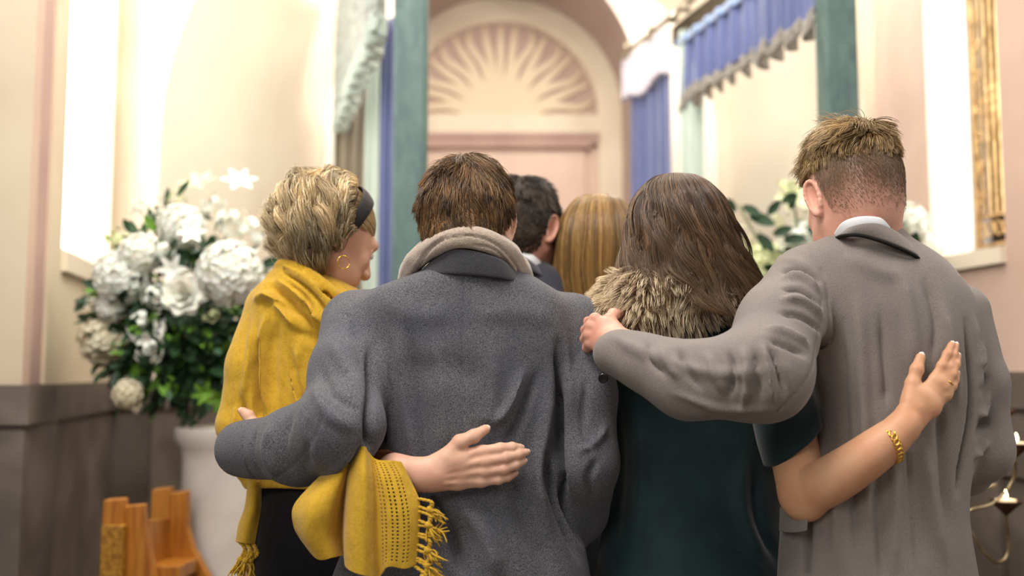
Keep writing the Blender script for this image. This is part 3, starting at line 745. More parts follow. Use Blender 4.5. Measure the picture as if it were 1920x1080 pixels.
# ================================================================== PEOPLE: TOOLS
def skin(name, c1, c2, red):
    return mat(name, c1, c2, 14, .48, .12, 260, spec=.35, sss=.12, noise2=(22, red, .35))
m_skinw = skin('skin_fair', 'dcab86', 'd29c77', 'd08e70')
m_skinf = skin('skin_pink', 'e0ae98', 'd49c86', 'c98272')
m_skint = skin('skin_tan', 'd9a17b', 'cd9069', 'c68262')
m_skinp = skin('skin_pale', 'e0b49a', 'd6a68b', 'd19384')
m_hair = mat('hair', 'ffffff', rough=.38, spec=.5, attr='tint')
m_fur = mat('fur', 'ffffff', rough=.7, spec=.25, attr='tint', sheen=.3)
m_eye = mat('eye_white', 'ece6e0', rough=.2, spec=.6); m_iris = mat('iris', '3b2c22', rough=.2, spec=.6)
m_lip = mat('lips', 'bf7468', rough=.4)
def rot(yaw, pitch, roll=0):
    return np.array(Matrix.Rotation(math.radians(yaw), 3, 'Z') @ Matrix.Rotation(math.radians(-pitch), 3, 'X') @ Matrix.Rotation(math.radians(roll), 3, 'Y'))
def R_(py, xl, xr, Y, ry): return (Zat(py, Y), P(xl, py, Y)[0], P(xr, py, Y)[0], Y, ry)
class Head:
    """a head looking along local +Y; c = centre of the skull"""
    def __init__(s, c, yaw=0, pitch=0, roll=0, k=1.0, male=True):
        s.c = np.asarray(c, float); s.R = rot(yaw, pitch, roll); s.k = k; s.male = male
    def w(s, p): return np.asarray(p, float)@s.R.T*s.k+s.c
    def d(s, v): return np.asarray(v, float)@s.R.T
    def l(s, p): return (np.asarray(p, float)-s.c)@s.R/s.k
    def geo(s, neck_base, rn=.055):
        nb = s.l(neck_base); h = .003
        q = SDF((-.12, min(-.13, nb[1]-.075), min(-.22, nb[2]-.07)), (.12, .15, .135), h)
        q.ell((0, -.012, .022), (.0745, .094, .090)); q.ell((0, -.035, -.01), (.064, .066, .066), .03)
        q.ell((0, .038, -.028), (.060, .058, .082), .03); q.ell((0, .042, -.085), (.043, .045, .034), .025)
        q.ell((0, .076, -.101), (.019, .017, .015), .02)
        q.cap((-.036, .070, -.075), (-.056, .008, -.060), .016, .016, .03); q.cap((.036, .070, -.075), (.056, .008, -.060), .016, .016, .03)
        q.cap((-.030, .083, .018), (.030, .083, .018), .0125, k=.018)
        for a in (-1, 1):
            q.ell((a*.033, .074, -.030), (.019, .016, .017), .02)
            q.ell((a*.031, .102, -.004), (.0165, .017, .0125), .012, 's')
            q.ell((a*.031, .079, -.005), (.0140, .0125, .0120), .003)
            q.cap((a*.019, .091, .004), (a*.043, .084, .003), .0028, k=.003)
            q.cap((a*.020, .090, -.012), (a*.042, .084, -.011), .0022, k=.003)
        q.cap((0, .088, .006), (0, .112, -.034), .0085, .0105, .012); q.ell((0, .104, -.039), (.0165, .012, .0085), .008)
        q.ell((-.011, .099, -.041), (.0075, .009, .007), .005); q.ell((.011, .099, -.041), (.0075, .009, .007), .005)
        q.ell((0, .090, -.064), (.024, .011, .0062), .006); q.ell((0, .088, -.073), (.021, .011, .0068), .005)
        for a in (-1, 1):
            e = np.array([a*.0775, -.006, -.014]); Re = np.array(Matrix.Rotation(math.radians(-a*24), 3, 'Z') @ Matrix.Rotation(math.radians(-8), 3, 'X'))
            ring = [e+Re@np.array([a*.006, .0165*math.sin(t)*(.85+.15*math.cos(t)), .0315*math.cos(t)-.004*(t > 2)]) for t in np.linspace(-2.4, 2.9, 16)]
            q.ell(e, (.006, .0165, .029), .008, R=Re); q.chain(ring, [.0036]*14+[.0042, .005], .003)
            q.ell(e+Re@np.array([a*.0065, .002, .004]), (.006, .0095, .017), .004, 's', R=Re)
            q.ell(e+Re@np.array([a*.003, .002, -.029]), (.0055, .008, .009), .005, R=Re)
        nt = np.array([0, -.030, -.055]); q.cap(nt, nb, rn*1.0, rn*1.05, .03)
        q.cap(nt+[0, -.004, 0], nb+[0, -.01, 0], rn*.8, rn*1.1, .03)
        V, F = q.mesh(); V = relax(V, F, 1, .4); s.V, s.F = V, F; return s.w(V), F
    def eyes(s, parent):
        for a in (-1, 1):
            b = SDF((a*.031-.02, .06, -.025), (a*.031+.02, .11, .02), .0022); b.ell((a*.031, .0835, -.0045), (.0118,)*3)
            V, F = b.mesh(); e = mk('eye', s.w(V), F, m_eye, parent)
            b = SDF((a*.031-.01, .08, -.016), (a*.031+.01, .11, .008), .0018); b.ell((a*.031, .0935, -.0050), (.0052, .0026, .0052))
            V, F = b.mesh(); mk('iris', s.w(V), F, m_iris, e)
        L = SDF((-.03, .07, -.09), (.03, .115, -.05), .0018); L.ell((0, .0925, -.0640), (.0225, .0095, .0052)); L.ell((0, .0905, -.0728), (.0200, .0098, .0058), .001)
        V, F = L.mesh(); mk('lips', s.w(V), F, m_lip, parent)
    def brows(s, parent, cols):
        for a in (-1, 1):
            S = []
            for i in range(90):
                t = RNG.random(); p = np.array([a*(.014+.034*t), .0965-.012*t*t, .019+.005*math.sin(t*2.4)+.0022*RNG.normal()])
                S.append([p+np.array([a*.003*j, -.0006*j, .0012*j*(1-t)]) for j in range(4)])
            S = s.w(np.array(S).reshape(-1, 3)).reshape(-1, 4, 3)
            V, F, C = strands_geo(S, .0005, tints(len(S), cols)); hair_obj('eyebrow', [(V, F, C)], m_hair, parent)
def hairline(y): return np.interp(y, [-.12, -.09, -.06, -.035, -.012, .010, .028, .045, .062, .085, .12], [-.100, -.100, -.096, -.070, .022, .030, .0, -.004, .040, .066, .09])
def scalp_pts(n, zl=hairline, R=(.0765, .096, .092), c=(0, -.012, .022)):
    out = []
    while len(out) < n:
        q = RNG.normal(size=(n*2, 3)); q /= np.linalg.norm(q, axis=1)[:, None]
        p = q*np.array(R)+np.array(c); ok = p[:, 2] > zl(p[:, 1])
        out += list(p[ok][:n-len(out)])
    p = np.array(out); nn = (p-np.array(c))/np.array(R)**2; nn /= np.linalg.norm(nn, axis=1)[:, None]
    return p, nn
def scalp_on(H, n, zl=hairline):
    """points and normals on the real head surface above the hairline"""
    V, F = H.V, H.F; N = normals(V, F); A = np.linalg.norm(np.cross(V[F[:, 2]]-V[F[:, 0]], V[F[:, 3]]-V[F[:, 1]]), axis=1)
    c = V[F].mean(1); ok = (c[:, 2] > zl(c[:, 1])-.004) & (np.abs(c[:, 0]) < .0765) & ((c[:, 1] < .04) | (c[:, 2] > .03)); idx = np.where(ok)[0]; A = A[idx]/A[idx].sum()
    i = RNG.choice(idx, n, p=A); u = RNG.random((n, 1)); v = RNG.random((n, 1)); q = V[F[i]]
    p = (q[:, 0]*(1-u)+q[:, 1]*u)*(1-v)+(q[:, 3]*(1-u)+q[:, 2]*u)*v; m = N[F[i]].mean(1); m /= np.linalg.norm(m, axis=1)[:, None]; return p, m
def cap_thick(p, zl, t): return t*np.clip((p[:, 2]-zl(p[:, 1]))/.035, .12, 1)
def cap_on(H, col, zl=hairline, t=.006):
    V, F = H.V, H.F; N = normals(V, F); c = V[F].mean(1); ok = (c[:, 2] > zl(c[:, 1])) & (np.abs(c[:, 0]) < .0768) & ((c[:, 1] < .04) | (c[:, 2] > .03))
    V2 = V+N*cap_thick(V, zl, t)[:, None]; used, inv = np.unique(F[ok], return_inverse=True)
    return H.w(V2[used]), inv.reshape(-1, 4), np.tile(lin(col), (len(used), 1))
def hair_cap(H, zl=hairline, t=.004, extra=0):
    q = SDF((-.1, -.13, -.12), (.1, .11, .14), .004)
    q.ell((0, -.012, .022), (.0745+t, .094+t, .090+t)); q.ell((0, -.035, -.01), (.064+t, .066+t, .066+t), .03)
    X, Y, Z = np.meshgrid(*[q.lo[i]+q.h*np.arange(q.n[i]) for i in range(3)], indexing='ij')
    q.F = np.maximum(q.F, (zl(Y)-Z)*.7); V, F = q.mesh(); return H.w(V), F
def comb(p, n, w, L, K=8, lift=.3, jit=.25, clump=0, fall=0, curl=0, seed=0):
    """strands leaving whorl direction w along the scalp"""
    w = np.asarray(w, float); w = w/np.linalg.norm(w); N = len(p)
    out = [p.copy()]; q = p.copy(); r = np.random.default_rng(seed)
    off = np.stack([vnoise(p, 95, seed+i) for i in range(3)], 1)*jit+r.normal(size=(N, 3))*jit*.35
    L = np.broadcast_to(np.asarray(L, float), (N,)); nn = n.copy()
    lf = lift*(1+.4*r.normal(size=N))
    for k in range(1, K):
        d = -(w-(nn@w)[:, None]*nn); d /= np.linalg.norm(d, axis=1)[:, None]+1e-6
        d = d+off+nn*(lf*(1-.75*k/K))[:, None]+np.array([0, 0, -fall])*k/K
        d /= np.linalg.norm(d, axis=1)[:, None]; q = q+d*(L/(K-1))[:, None]; out.append(q.copy())
        nn = (q-np.array([0, -.012, .022]))/np.array([.0765, .096, .092])**2; nn /= np.linalg.norm(nn, axis=1)[:, None]
    S = np.stack(out, 1)
    if clump:
        G = r.integers(0, N, N//14+1); d = ((p[:, None]-p[G][None])**2).sum(2); g = G[d.argmin(1)]
        t = np.linspace(0, 1, K)[None, :, None]**1.3*clump; S = S*(1-t)+(S[g]+(p-p[g])[:, None]*.35)*t
    return S
def to_world(H, S): return H.w(S.reshape(-1, 3)).reshape(S.shape)
# ---------------- hands
class Hand:
    def __init__(s, lo, hi, h=.0019): s.q = SDF(lo, hi, h); s.tips = []
    def palm(s, wl, mcps, rw=.0145, rm=.0098, nrm=(0, -1, 0), fl=.8):
        wl = [np.asarray(w) for w in wl]
        for i, m in enumerate(mcps):
            t = i/(len(mcps)-1); w0 = wl[0]*(1-t)+wl[1]*t; s.q.cap(w0, m, rw, rm, .008, flat=(nrm, fl))
        for i in range(len(mcps)-1):
            a = (np.asarray(mcps[i])+wl[0])/2; b = (np.asarray(mcps[i+1])+wl[1])/2; s.q.cap(a, b, .0125, k=.01, flat=(nrm, .8))
        for m in mcps: s.q.ell(np.asarray(m)+np.asarray(nrm)*.0028, (.0082,)*3, .007)
    def finger(s, pts, r=(.0094, .0086, .0078, .0066), k=.0022):
        for i in range(len(pts)-1): s.q.cap(pts[i], pts[i+1], r[i], r[i+1], k if i else .0055)
        for i in range(1, len(pts)-1): s.q.ell(pts[i], (r[i]*1.06,)*3, .003)
        s.tips.append((np.asarray(pts[-2]), np.asarray(pts[-1]), r[-1]))
    def nails(s, parent, up, m):
        for (a, b, r) in s.tips:
            d = b-a; d /= np.linalg.norm(d); n = np.asarray(up, float); n = n-d*(n@d); n /= np.linalg.norm(n); sd = np.cross(d, n)
            c = b+n*r*.80+d*r*.15; V = []
            for j in range(6):
                for i in range(5):
                    u = (i/4-.5)*2; v = j/5; wd_ = r*.66*(1 if v < .75 else math.sqrt(max(0, 1-((v-.75)/.27)**2)))
                    V.append(c+d*(v-.4)*r*1.5+sd*u*wd_-n*(u*u*r*.22+.35*r*max(0, v-.5)**2))
            o = mk('fingernail', V, grid_faces(5, 6), m, parent); md = o.modifiers.new('Solidify', 'SOLIDIFY'); md.thickness = .0008
    def geo(s, it=1):
        V, F = s.q.mesh(); return relax(V, F, it, .35), F
m_nail = mat('fingernail', 'f0cdbf', rough=.22, spec=.6)
m_nailw = mat('fingernail_polished', 'f4e3dc', rough=.18, spec=.7)
def generic_hand(w, d, nrm, side, curl=.6):
    """relaxed hand from wrist w pointing along d, back of hand towards nrm"""
    w = np.asarray(w, float); d = np.asarray(d, float); d = d/np.linalg.norm(d); nrm = np.asarray(nrm, float); nrm = nrm-d*(nrm@d); nrm /= np.linalg.norm(nrm)
    s = np.cross(d, nrm)*side
    h = Hand(w-.21, w+.21, .003); mc = [w+d*.088+s*(.030-.019*i)-d*(.004*i if i > 1 else 0) for i in range(4)]
    h.palm([w+s*.014, w-s*.014], mc, nrm=nrm)
    for i, m in enumerate(mc):
        L = (.043, .048, .044, .034)[i]; p = [m]; a = 0
        for seg, q in zip((1, .62, .5), (.35, .9, .6)):
            a += q*curl; p.append(p[-1]+(d*math.cos(a)-nrm*math.sin(a))*L*seg)
        h.finger(p)
    t0 = w+d*.02+s*.02; h.finger([t0, t0+d*.035+s*.028-nrm*.01, t0+d*.062+s*.034-nrm*.02, t0+d*.085+s*.03-nrm*.03], (.0125, .0105, .0095, .0075))
    return h.geo(0)
# ---------------- cloth parts
def band(name, top, bot, m, parent, thick=.004, bulge=.004, nv=8, nu=8, noise=0):
    """curved strip of cloth between two 3-D curves"""
    A = smooth_path(top, nu); B = smooth_path(bot, nu)
    n = max(len(A), len(B)); rs = lambda Q: np.stack([np.interp(np.linspace(0, 1, n), np.linspace(0, 1, len(Q)), Q[:, i]) for i in range(3)], 1)
    A, B = rs(A), rs(B); V = []
    for j in range(nv):
        t = j/(nv-1); r = A*(1-t)+B*t; r[:, 1] -= bulge*math.sin(math.pi*t); V.append(r)
    V = np.concatenate(V)
    if noise: V = V+noise*np.stack([0*V[:, 0], vnoise(V, 60, 3), .5*vnoise(V, 70, 4)], 1)
    o = mk(name, V, grid_faces(n, nv), m, parent); s = o.modifiers.new('Solidify', 'SOLIDIFY'); s.thickness = thick; s.offset = 0
    sb_ = o.modifiers.new('Subdivision', 'SUBSURF'); sb_.levels = 1; sb_.render_levels = 1
    return o
def pp(l): return [P(*q) for q in l]
def cloth_grid(cols, nu, nv):
    """cols: list of columns, each a list of 3-D points (same length) -> smooth grid"""
    cols = [smooth_path(c, 10) for c in cols]; k = len(cols[0]); cols = np.array(cols)
    rows = np.array([smooth_path(cols[:, j], 10) for j in range(k)])   # k x nuRaw x 3
    a = np.linspace(0, rows.shape[0]-1, nv); b = np.linspace(0, rows.shape[1]-1, nu)
    a0 = np.minimum(a.astype(int), rows.shape[0]-2); b0 = np.minimum(b.astype(int), rows.shape[1]-2); fa = (a-a0)[:, None, None]; fb = (b-b0)[None, :, None]
    g = lambda i, j: rows[np.ix_(a0+i, b0+j)]
    return (g(0, 0)*(1-fa)*(1-fb)+g(1, 0)*fa*(1-fb)+g(0, 1)*(1-fa)*fb+g(1, 1)*fa*fb)
def cutplane(q, p, n, lo, hi):
    """cut the field: keep the side of p against n"""
    sl, X = q.region(lo, hi, 0); n = np.asarray(n, float); n = n/np.linalg.norm(n)
    d = (X[0]-p[0])*n[0]+(X[1]-p[1])*n[1]+(X[2]-p[2])*n[2]; q.F[sl] = -smin(-q.F[sl], -d, .006)
def finish(name, q, m, parent, folds, Y, small=.0012, seed=1, it=2, freq=14, drape=0):
    V, F = q.mesh(); V = relax(V, F, it, .5); V = fold(V, F, folds, Y)
    if drape: N = normals(V, F); V = V-N*(drape*(np.abs(vnoise(V*np.array([1.5, 1.5, .38])+.015*np.stack([vnoise(V, 9, seed+7)]*3, 1), 26, seed+5))-.35))[:, None]
    N = normals(V, F); V = V+N*(small*vnoise(V*np.array([1.5, 1.2, .6]), freq*2.0, seed)+small*.6*vnoise(V, freq*5, seed+1))[:, None]
    return mk(name, V, F, m, parent)
def legs(parent, base, hipz, xw, m_t, m_s, r=.085, trousers=True):
    """trousers (or bare legs) and shoes down to the floor"""
    x, y, _ = base; q = SDF((x-xw-.14, y-.16, .03), (x+xw+.14, y+.18, hipz+.12), .012)
    for a in (-1, 1): q.chain([(x+a*xw, y, hipz), (x+a*xw*1.02, y+.015, hipz*.52), (x+a*xw, y-.01, .10)], [r, r*.75, r*.68 if trousers else r*.48], .02)
    q.cap((x-xw*.6, y, hipz+.01), (x+xw*.6, y, hipz+.01), r*1.15, k=.04)
    if trousers:
        V, F = q.mesh(); mk('trousers', V, F, m_t, parent)
        geo = None
    else: geo = q.mesh()
    for a in (-1, 1):
        s = SDF((x+a*xw-.07, y-.13, -.01), (x+a*xw+.07, y+.22, .13), .008)
        s.ell((x+a*xw, y+.10, .035), (.045, .085, .035)); s.ell((x+a*xw, y-.02, .045), (.036, .06, .045), .03); s.cap((x+a*xw, y-.02, .05), (x+a*xw, y-.02, .10), .034, .034, .02)
        cutplane(s, (0, 0, .0), (0, 0, -1), (x+a*xw-.07, y-.13, -.01), (x+a*xw+.07, y+.22, .13))
        V, F = s.mesh(); mk('shoe', V, F, m_s, parent)
    return geo
def body_mesh(label, base, m, rows, arms, geos, group=None, xw=.09, bare=True):
    """one skin mesh: torso, arms, legs, head and hands"""
    A = np.array(rows); lo = (min(A[:, 1].min(), min(min(p[0] for p in a[0]) for a in arms))-.09, A[:, 3].min()-.33, .02); hi = (max(A[:, 2].max(), max(max(p[0] for p in a[0]) for a in arms))+.09, A[:, 3].max()+.50, A[:, 0].max()+.05)
    q = SDF(lo, hi, .0105); q.loft(rows, .02, grow=-.024)
    for pts, rs in arms: q.chain(pts, rs, .02)
    x, y, _ = base; hz = A[:, 0].min()+.02
    for a in (-1, 1):
        q.chain([(x+a*xw, y, hz), (x+a*xw, y+.01, hz*.53), (x+a*xw, y-.012, .10)], [.07, .05, .032], .03); q.cap((x+a*xw, y-.02, .05), (x+a*xw, y+.10, .045), .028, .024, .02)
    o = mk('person', *join([q.mesh()]+geos), m, loc=base); tag(o, label, 'person', group); return o
# ================================================================== MAN IN THE GREY COAT (arm round the woman in the yellow scarf)
m_grey = mat('wool_charcoal', '35363c', '737276', 480, .92, .5, 500, sheen=.12, detail=2, fac=(.30, .70), noise2=(9, '464a5c', .4))
m_greyd = mat('wool_charcoal_shaded', '303138', '4a4a50', 620, .9, .5, 500, sheen=.3, detail=2, fac=(.30, .70))  # coat wool again, with the collar's shade put into the colour
m_trs = mat('trousers_dark', '26272c', '1d1e22', 200, .9, .3, sheen=.2); m_shoe = mat('leather_black', '151313', rough=.3, spec=.6)
m_scarfb = mat('wool_beige', 'b7a697', 'a49384', 260, .95, .6, 420, sheen=.5)
Y2 = 1.88
rows2 = [R_(490, 830, 950, Y2, .095), R_(505, 800, 972, Y2, .110), R_(520, 765, 992, Y2, .115), R_(538, 705, 1035, Y2, .118), R_(560, 668, 1066, Y2, .121), R_(600, 650, 1080, Y2, .124), R_(650, 660, 1078, Y2, .128), R_(750, 682, 1060, Y2, .126),
         R_(850, 690, 1058, Y2, .122), R_(950, 672, 1082, Y2, .130), R_(1080, 622, 1106, Y2, .146), R_(1250, 600, 1120, Y2, .155), R_(1560, 585, 1132, Y2, .165)]
la = [P(664, 606, 1.90), P(652, 700, 1.80), P(638, 802, 1.72), P(560, 836, 1.775), P(452, 842, 1.885)]
ra = [P(1072, 612, 1.90), P(1092, 740, 1.86), P(1094, 870, 1.84), P(1085, 960, 1.93), P(1070, 1000, 2.02)]
q = SDF((-.62, 1.55, .50), (.26, 2.12, 1.68), .005)
q.loft(rows2, .03)
q.chain(la, [.063, .062, .070, .065, .051], .03)
q.chain(ra, [.062, .060, .060, .052, .046], .022)
cutplane(q, P(436, 842, 1.90), la[4]-la[3], (-.62, 1.7, .95), (-.44, 2.05, 1.35))
F2 = [([(866, 524), (868, 650), (866, 850)], 2.6, -1.6, 0),
      ([(692, 650), (703, 740), (705, 800), (708, 838)], 7, -15), ([(716, 640), (728, 740), (730, 850)], 12, 4),
      ([(765, 610), (782, 720), (800, 850), (812, 980)], 15, -7), ([(745, 620), (755, 740), (778, 880)], 12, 5),
      ([(820, 640), (832, 760), (838, 860)], 14, 4), ([(930, 640), (922, 760), (905, 800)], 20, 4),
      ([(985, 690), (955, 760), (925, 800)], 10, 8), ([(1008, 700), (975, 790), (950, 830)], 9, -8), ([(1035, 690), (1020, 800), (1005, 900), (1035, 1000)], 12, 9),
      ([(1046, 640), (1050, 760), (1049, 860), (1062, 940), (1100, 1035)], 7, -20), ([(1020, 850), (1045, 950), (1090, 1060)], 8, -9),
      ([(800, 930), (842, 985), (868, 1080)], 11, -12), ([(850, 930), (905, 1000), (940, 1090)], 22, 9), ([(960, 900), (990, 980), (1040, 1080)], 18, -6),
      ([(1060, 620), (1070, 700), (1075, 800)], 10, 4), ([(1105, 700), (1095, 800), (1110, 850)], 7, -5), ([(1125, 860), (1105, 900), (1120, 950)], 8, -6), ([(1140, 800), (1120, 830), (1085, 850)], 8, 5),
      ([(604, 690), (640, 735), (690, 770)], 9, -4), ([(600, 720), (635, 770), (690, 800)], 12, 4), ([(615, 640), (655, 690), (690, 730)], 12, 3), ([(650, 610), (670, 650), (690, 700)], 9, -3),
      ([(655, 700), (625, 790), (570, 862), (520, 895)], 2.2, -1.8, 0), ([(560, 770), (545, 830), (560, 895)], 9, -4), ([(520, 790), (508, 840), (525, 900)], 10, 4), ([(585, 740), (590, 800), (625, 880)], 12, 3), ([(605, 780), (600, 830), (585, 880)], 8, -3),
      ([(480, 800), (474, 850), (490, 895)], 6, -4), ([(452, 798), (449, 850), (462, 900)], 2.5, -2.2, 0), ([(640, 900), (675, 860), (705, 820)], 9, -6), ([(600, 905), (650, 870), (690, 840)], 9, 4),
      ([(640, 585), (668, 640), (690, 720)], 2.2, -1.8, 0), ([(1105, 640), (1080, 680), (1060, 760)], 2.2, -1.4, 0),
      ([(700, 560), (780, 590), (860, 585)], 26, 3), ([(880, 590), (980, 585), (1040, 600)], 26, 3), ([(760, 700), (850, 690), (900, 720)], 30, -3)]
H2 = Head(P(879, 414, 1.86), yaw=-14, pitch=14)
hg = H2.geo(P(882, 520, 1.88), .055)
# left hand gripping her upper arm
h = Hand((-.62, 1.78, .98), (-.44, 2.08, 1.40), .0022)
w0, w1 = P(458, 822, 1.90), P(458, 852, 1.90)
mc = [P(447+4*i, 808+15*i, 1.955) for i in range(4)]
h.palm([w0, w1], mc, nrm=(-1, -.6, 0))
for i, m_ in enumerate(mc): h.finger([m_, m_+np.array([.012, .04, -.004]), m_+np.array([.03, .062, -.008]), m_+np.array([.048, .07, -.01])])
h.finger([P(468, 812, 1.90), P(474, 795, 1.895), P(466, 780, 1.90), P(456, 772, 1.905)], (.0135, .0125, .011, .0088))
hgeo = [h.geo(), generic_hand(ra[4], (-.2, .8, -.5), (1, 0, .3), 1)]
base2 = (P(880, 800, Y2)[0], Y2, 0)
p2 = body_mesh('man in a charcoal wool coat and beige scarf with his arm round the blonde woman', base2, m_skinp, rows2, [(la, [.042, .036, .032, .030, .026]), (ra, [.036, .030, .028, .026, .024])], [hg]+hgeo)
H2.eyes(p2); H2.brows(p2, ['4a3020']); legs(p2, base2, .88, .10, m_trs, m_shoe); Hand.nails(h, p2, (-.6, -1, .4), m_nail)
finish('coat', q, m_grey, p2, [(f[0], f[1]*.85, f[2]*1.25)+tuple(f[3:]) for f in F2], 1.76, .0013, 3, drape=.0045)
band('coat_collar', pp([(795, 508, 1.85), (822, 476, 1.785), (850, 468, 1.757), (880, 469, 1.750), (912, 476, 1.752), (945, 490, 1.768), (975, 522, 1.83)]),
     pp([(772, 516, 1.84), (810, 514, 1.785), (850, 514, 1.759), (885, 516, 1.754), (925, 520, 1.758), (955, 525, 1.775), (988, 533, 1.83)]), m_greyd, p2, .004, .0015)
# beige scarf: a rolled band behind the neck
q = SDF((-.24, 1.66, 1.30), (.08, 2.06, 1.72), .0035)
cp = smooth_path(pp([(800, 560, 1.99), (768, 540, 1.93), (772, 508, 1.875), (798, 480, 1.82), (832, 459, 1.785), (870, 451, 1.772), (912, 458, 1.776), (946, 476, 1.80), (966, 500, 1.84), (980, 524, 1.88), (975, 560, 1.95), (950, 590, 2.0)]), 5)
cp = cp+np.array([0, -.016, .006])
q.chain(cp, [.0175]*len(cp), .004)
q.chain(cp+np.array([0, .030, .006]), [.018]*len(cp), .006); q.chain(cp*1+np.array([0, -.006, -.012]), [.010]*len(cp), .003)
sF = [([(780, 500), (815, 462), (870, 446), (925, 458), (965, 492), (978, 520)], 2.0, -2.6, 0), ([(765, 510), (800, 470), (850, 440)], 2, -2.5), ([(880, 462), (930, 472), (960, 505)], 2, -2.5)]
finish('scarf', q, m_scarfb, p2, sF, 1.77, .0012, 5, freq=30)
# hair
p, n = scalp_on(H2, 16000); p = p+n*cap_thick(p, hairline, .008)[:, None]; C2 = ['66482d', '7c5d3b', '432e1d', '9b794b']
L = np.interp(p[:, 2], [-.10, -.04, .03, .1], [.010, .022, .030, .036])*(1+.2*RNG.normal(size=len(p))).clip(.5, 1.5)
S = comb(p, n, (-.1, -.42, 1.0), L, 8, .40, .30, .55, .15, seed=11)
tn = tints(len(p), C2, [.35, .3, .2, .15]); tn *= (1+.5*vnoise(p, 150, 8))[:, None].clip(.35, 1.8)
wl = np.exp(-((p-np.array([-.012, -.052, .102]))**2).sum(1)/.035**2); tn = tn*(1+.5*wl[:, None])
hair_obj('hair', [cap_on(H2, '382a1a', t=.0085), strands_geo(to_world(H2, S), .00062, tn)], m_hair, p2)

# ================================================================== WOMAN IN THE YELLOW SHAWL
m_yel = mat('wool_mustard', 'cda32c', 'bd9421', 60, .93, .45, 520, sheen=.2, noise2=(210, 'd6ad38', .5))
m_black = mat('knit_black', '0d0d10', '070708', 60, .95, .6, 300, sheen=.12, stretch=(3, 3, .2))
Y1 = 2.07
rows1b = [R_(520, 548, 652, Y1, .055), R_(560, 500, 680, Y1, .085), R_(600, 488, 700, Y1, .10), R_(700, 478, 690, Y1, .105), R_(800, 480, 680, Y1, .10), R_(880, 475, 670, Y1, .095), R_(1000, 470, 690, Y1, .11), R_(1090, 462, 700, Y1, .12)]
rows1 = [R_(488, 545, 590, Y1, .045), R_(500, 528, 604, Y1-.005, .058), R_(515, 518, 630, Y1-.01, .070), R_(535, 488, 668, Y1-.01, .090), R_(560, 474, 690, Y1-.01, .105), R_(600, 470, 705, Y1-.01, .115), R_(650, 462, 705, Y1, .12),
         R_(720, 452, 700, Y1, .12), R_(800, 445, 690, Y1, .12), R_(860, 455, 682, Y1, .115), R_(908, 470, 672, Y1, .112)]
lA = [P(502, 580, 2.06), P(472, 690, 2.03), P(455, 800, 2.03), P(500, 850, 2.20)]
rA = [P(664, 610, 2.04), P(648, 740, 1.97), P(628, 880, 1.83), P(720, 882, 1.735), P(792, 889, 1.715)]
q = SDF((-.62, 1.70, 1.08), (-.24, 2.34, 1.68), .0042)
q.loft(rows1, .02)
q.chain(lA, [.050, .050, .048, .045], .016)
q.chain(rA[:4], [.055, .055, .050, .042], .03)
q.chain(pp([(455, 800, 2.03), (452, 860, 2.02), (462, 905, 2.02)]), [.045, .030, .010], .02)
rim = smooth_path(pp([(522, 500, 2.02), (530, 494, 2.00), (556, 500, 1.980), (593, 521, 1.966), (622, 547, 1.966), (641, 575, 1.98), (652, 600, 2.02)]), 5)
q.chain(rim, [.0095]*len(rim), .006)
r2 = smooth_path(pp([(512, 520, 2.03), (532, 516, 1.995), (562, 527, 1.965), (590, 550, 1.95), (610, 580, 1.945), (618, 612, 1.95)]), 5); q.chain(r2, [.013]*len(r2), .008)
F1 = [([(530, 498), (570, 520), (605, 550), (636, 585)], 3, 4, 0), ([(524, 508), (565, 533), (600, 566), (630, 600)], 4, -7), ([(512, 520), (550, 548), (590, 580), (618, 615)], 6, 6), ([(505, 535), (535, 560), (575, 596), (600, 640)], 5, -7), ([(490, 545), (520, 575), (560, 620)], 7, 5),
      ([(478, 570), (520, 568), (560, 590), (590, 640)], 6, -4), ([(600, 540), (620, 560), (632, 575)], 3, -6),
      ([(482, 640), (479, 700), (477, 745), (480, 795)], 4.5, -19), ([(500, 580), (490, 640), (492, 720), (500, 780)], 9, 6), ([(520, 600), (508, 680), (512, 760)], 7, -4), ([(470, 600), (462, 680), (450, 760)], 7, 4),
      ([(560, 640), (555, 700), (560, 770)], 9, 4), ([(545, 660), (560, 730), (575, 760)], 5, -7), ([(500, 790), (530, 780), (560, 790)], 6, 5), ([(448, 740), (455, 800), (450, 850)], 5, -5), ([(436, 760), (436, 820), (450, 880)], 5, 4),
      ([(470, 560), (500, 555), (540, 575)], 7, 5), ([(540, 615), (600, 640), (640, 650)], 10, -3)]
H1 = Head(P(622, 440, 2.06), yaw=-56, pitch=29, roll=-4, k=.97, male=False)
hg1 = H1.geo(P(578, 545, 2.08), .046)
# right hand laid on the grey coat
h = Hand((-.24, 1.62, 1.10), (.06, 1.80, 1.34), .0018)
yk = 1.735
w0, w1 = P(818, 868, 1.722), P(815, 905, 1.722)
mc = [P(903, 847, yk-.006), P(908, 865, yk-.009), P(908, 884, yk-.007), P(902, 902, yk-.003)]
h.palm([w0, w1], mc, rw=.0150, rm=.0108, nrm=(0, -1, 0), fl=.75)
h.q.chain(pp([(740, 884, 1.735), (792, 890, 1.722), (822, 888, 1.722)]), [.032, .0265, .024], .012, flat=((0, 1, 0), .8))
h.q.ell(P(845, 862, 1.722), (.026, .016, .018), .015)
fr = (.0100, .0096, .0088, .0068)
h.finger([mc[0], P(938, 841, yk-.006), P(960, 839, yk), P(975, 839, yk+.006)], fr)
h.finger([mc[1], P(947, 858, yk-.008), P(972, 852, yk), P(986, 848, yk+.007)], fr)
h.finger([mc[2], P(945, 879, yk-.006), P(966, 871, yk), P(981, 865, yk+.006)], fr)
h.finger([mc[3], P(934, 899, yk-.002), P(952, 894, yk+.004), P(965, 888, yk+.009)], (.0094, .0086, .0078, .0062))
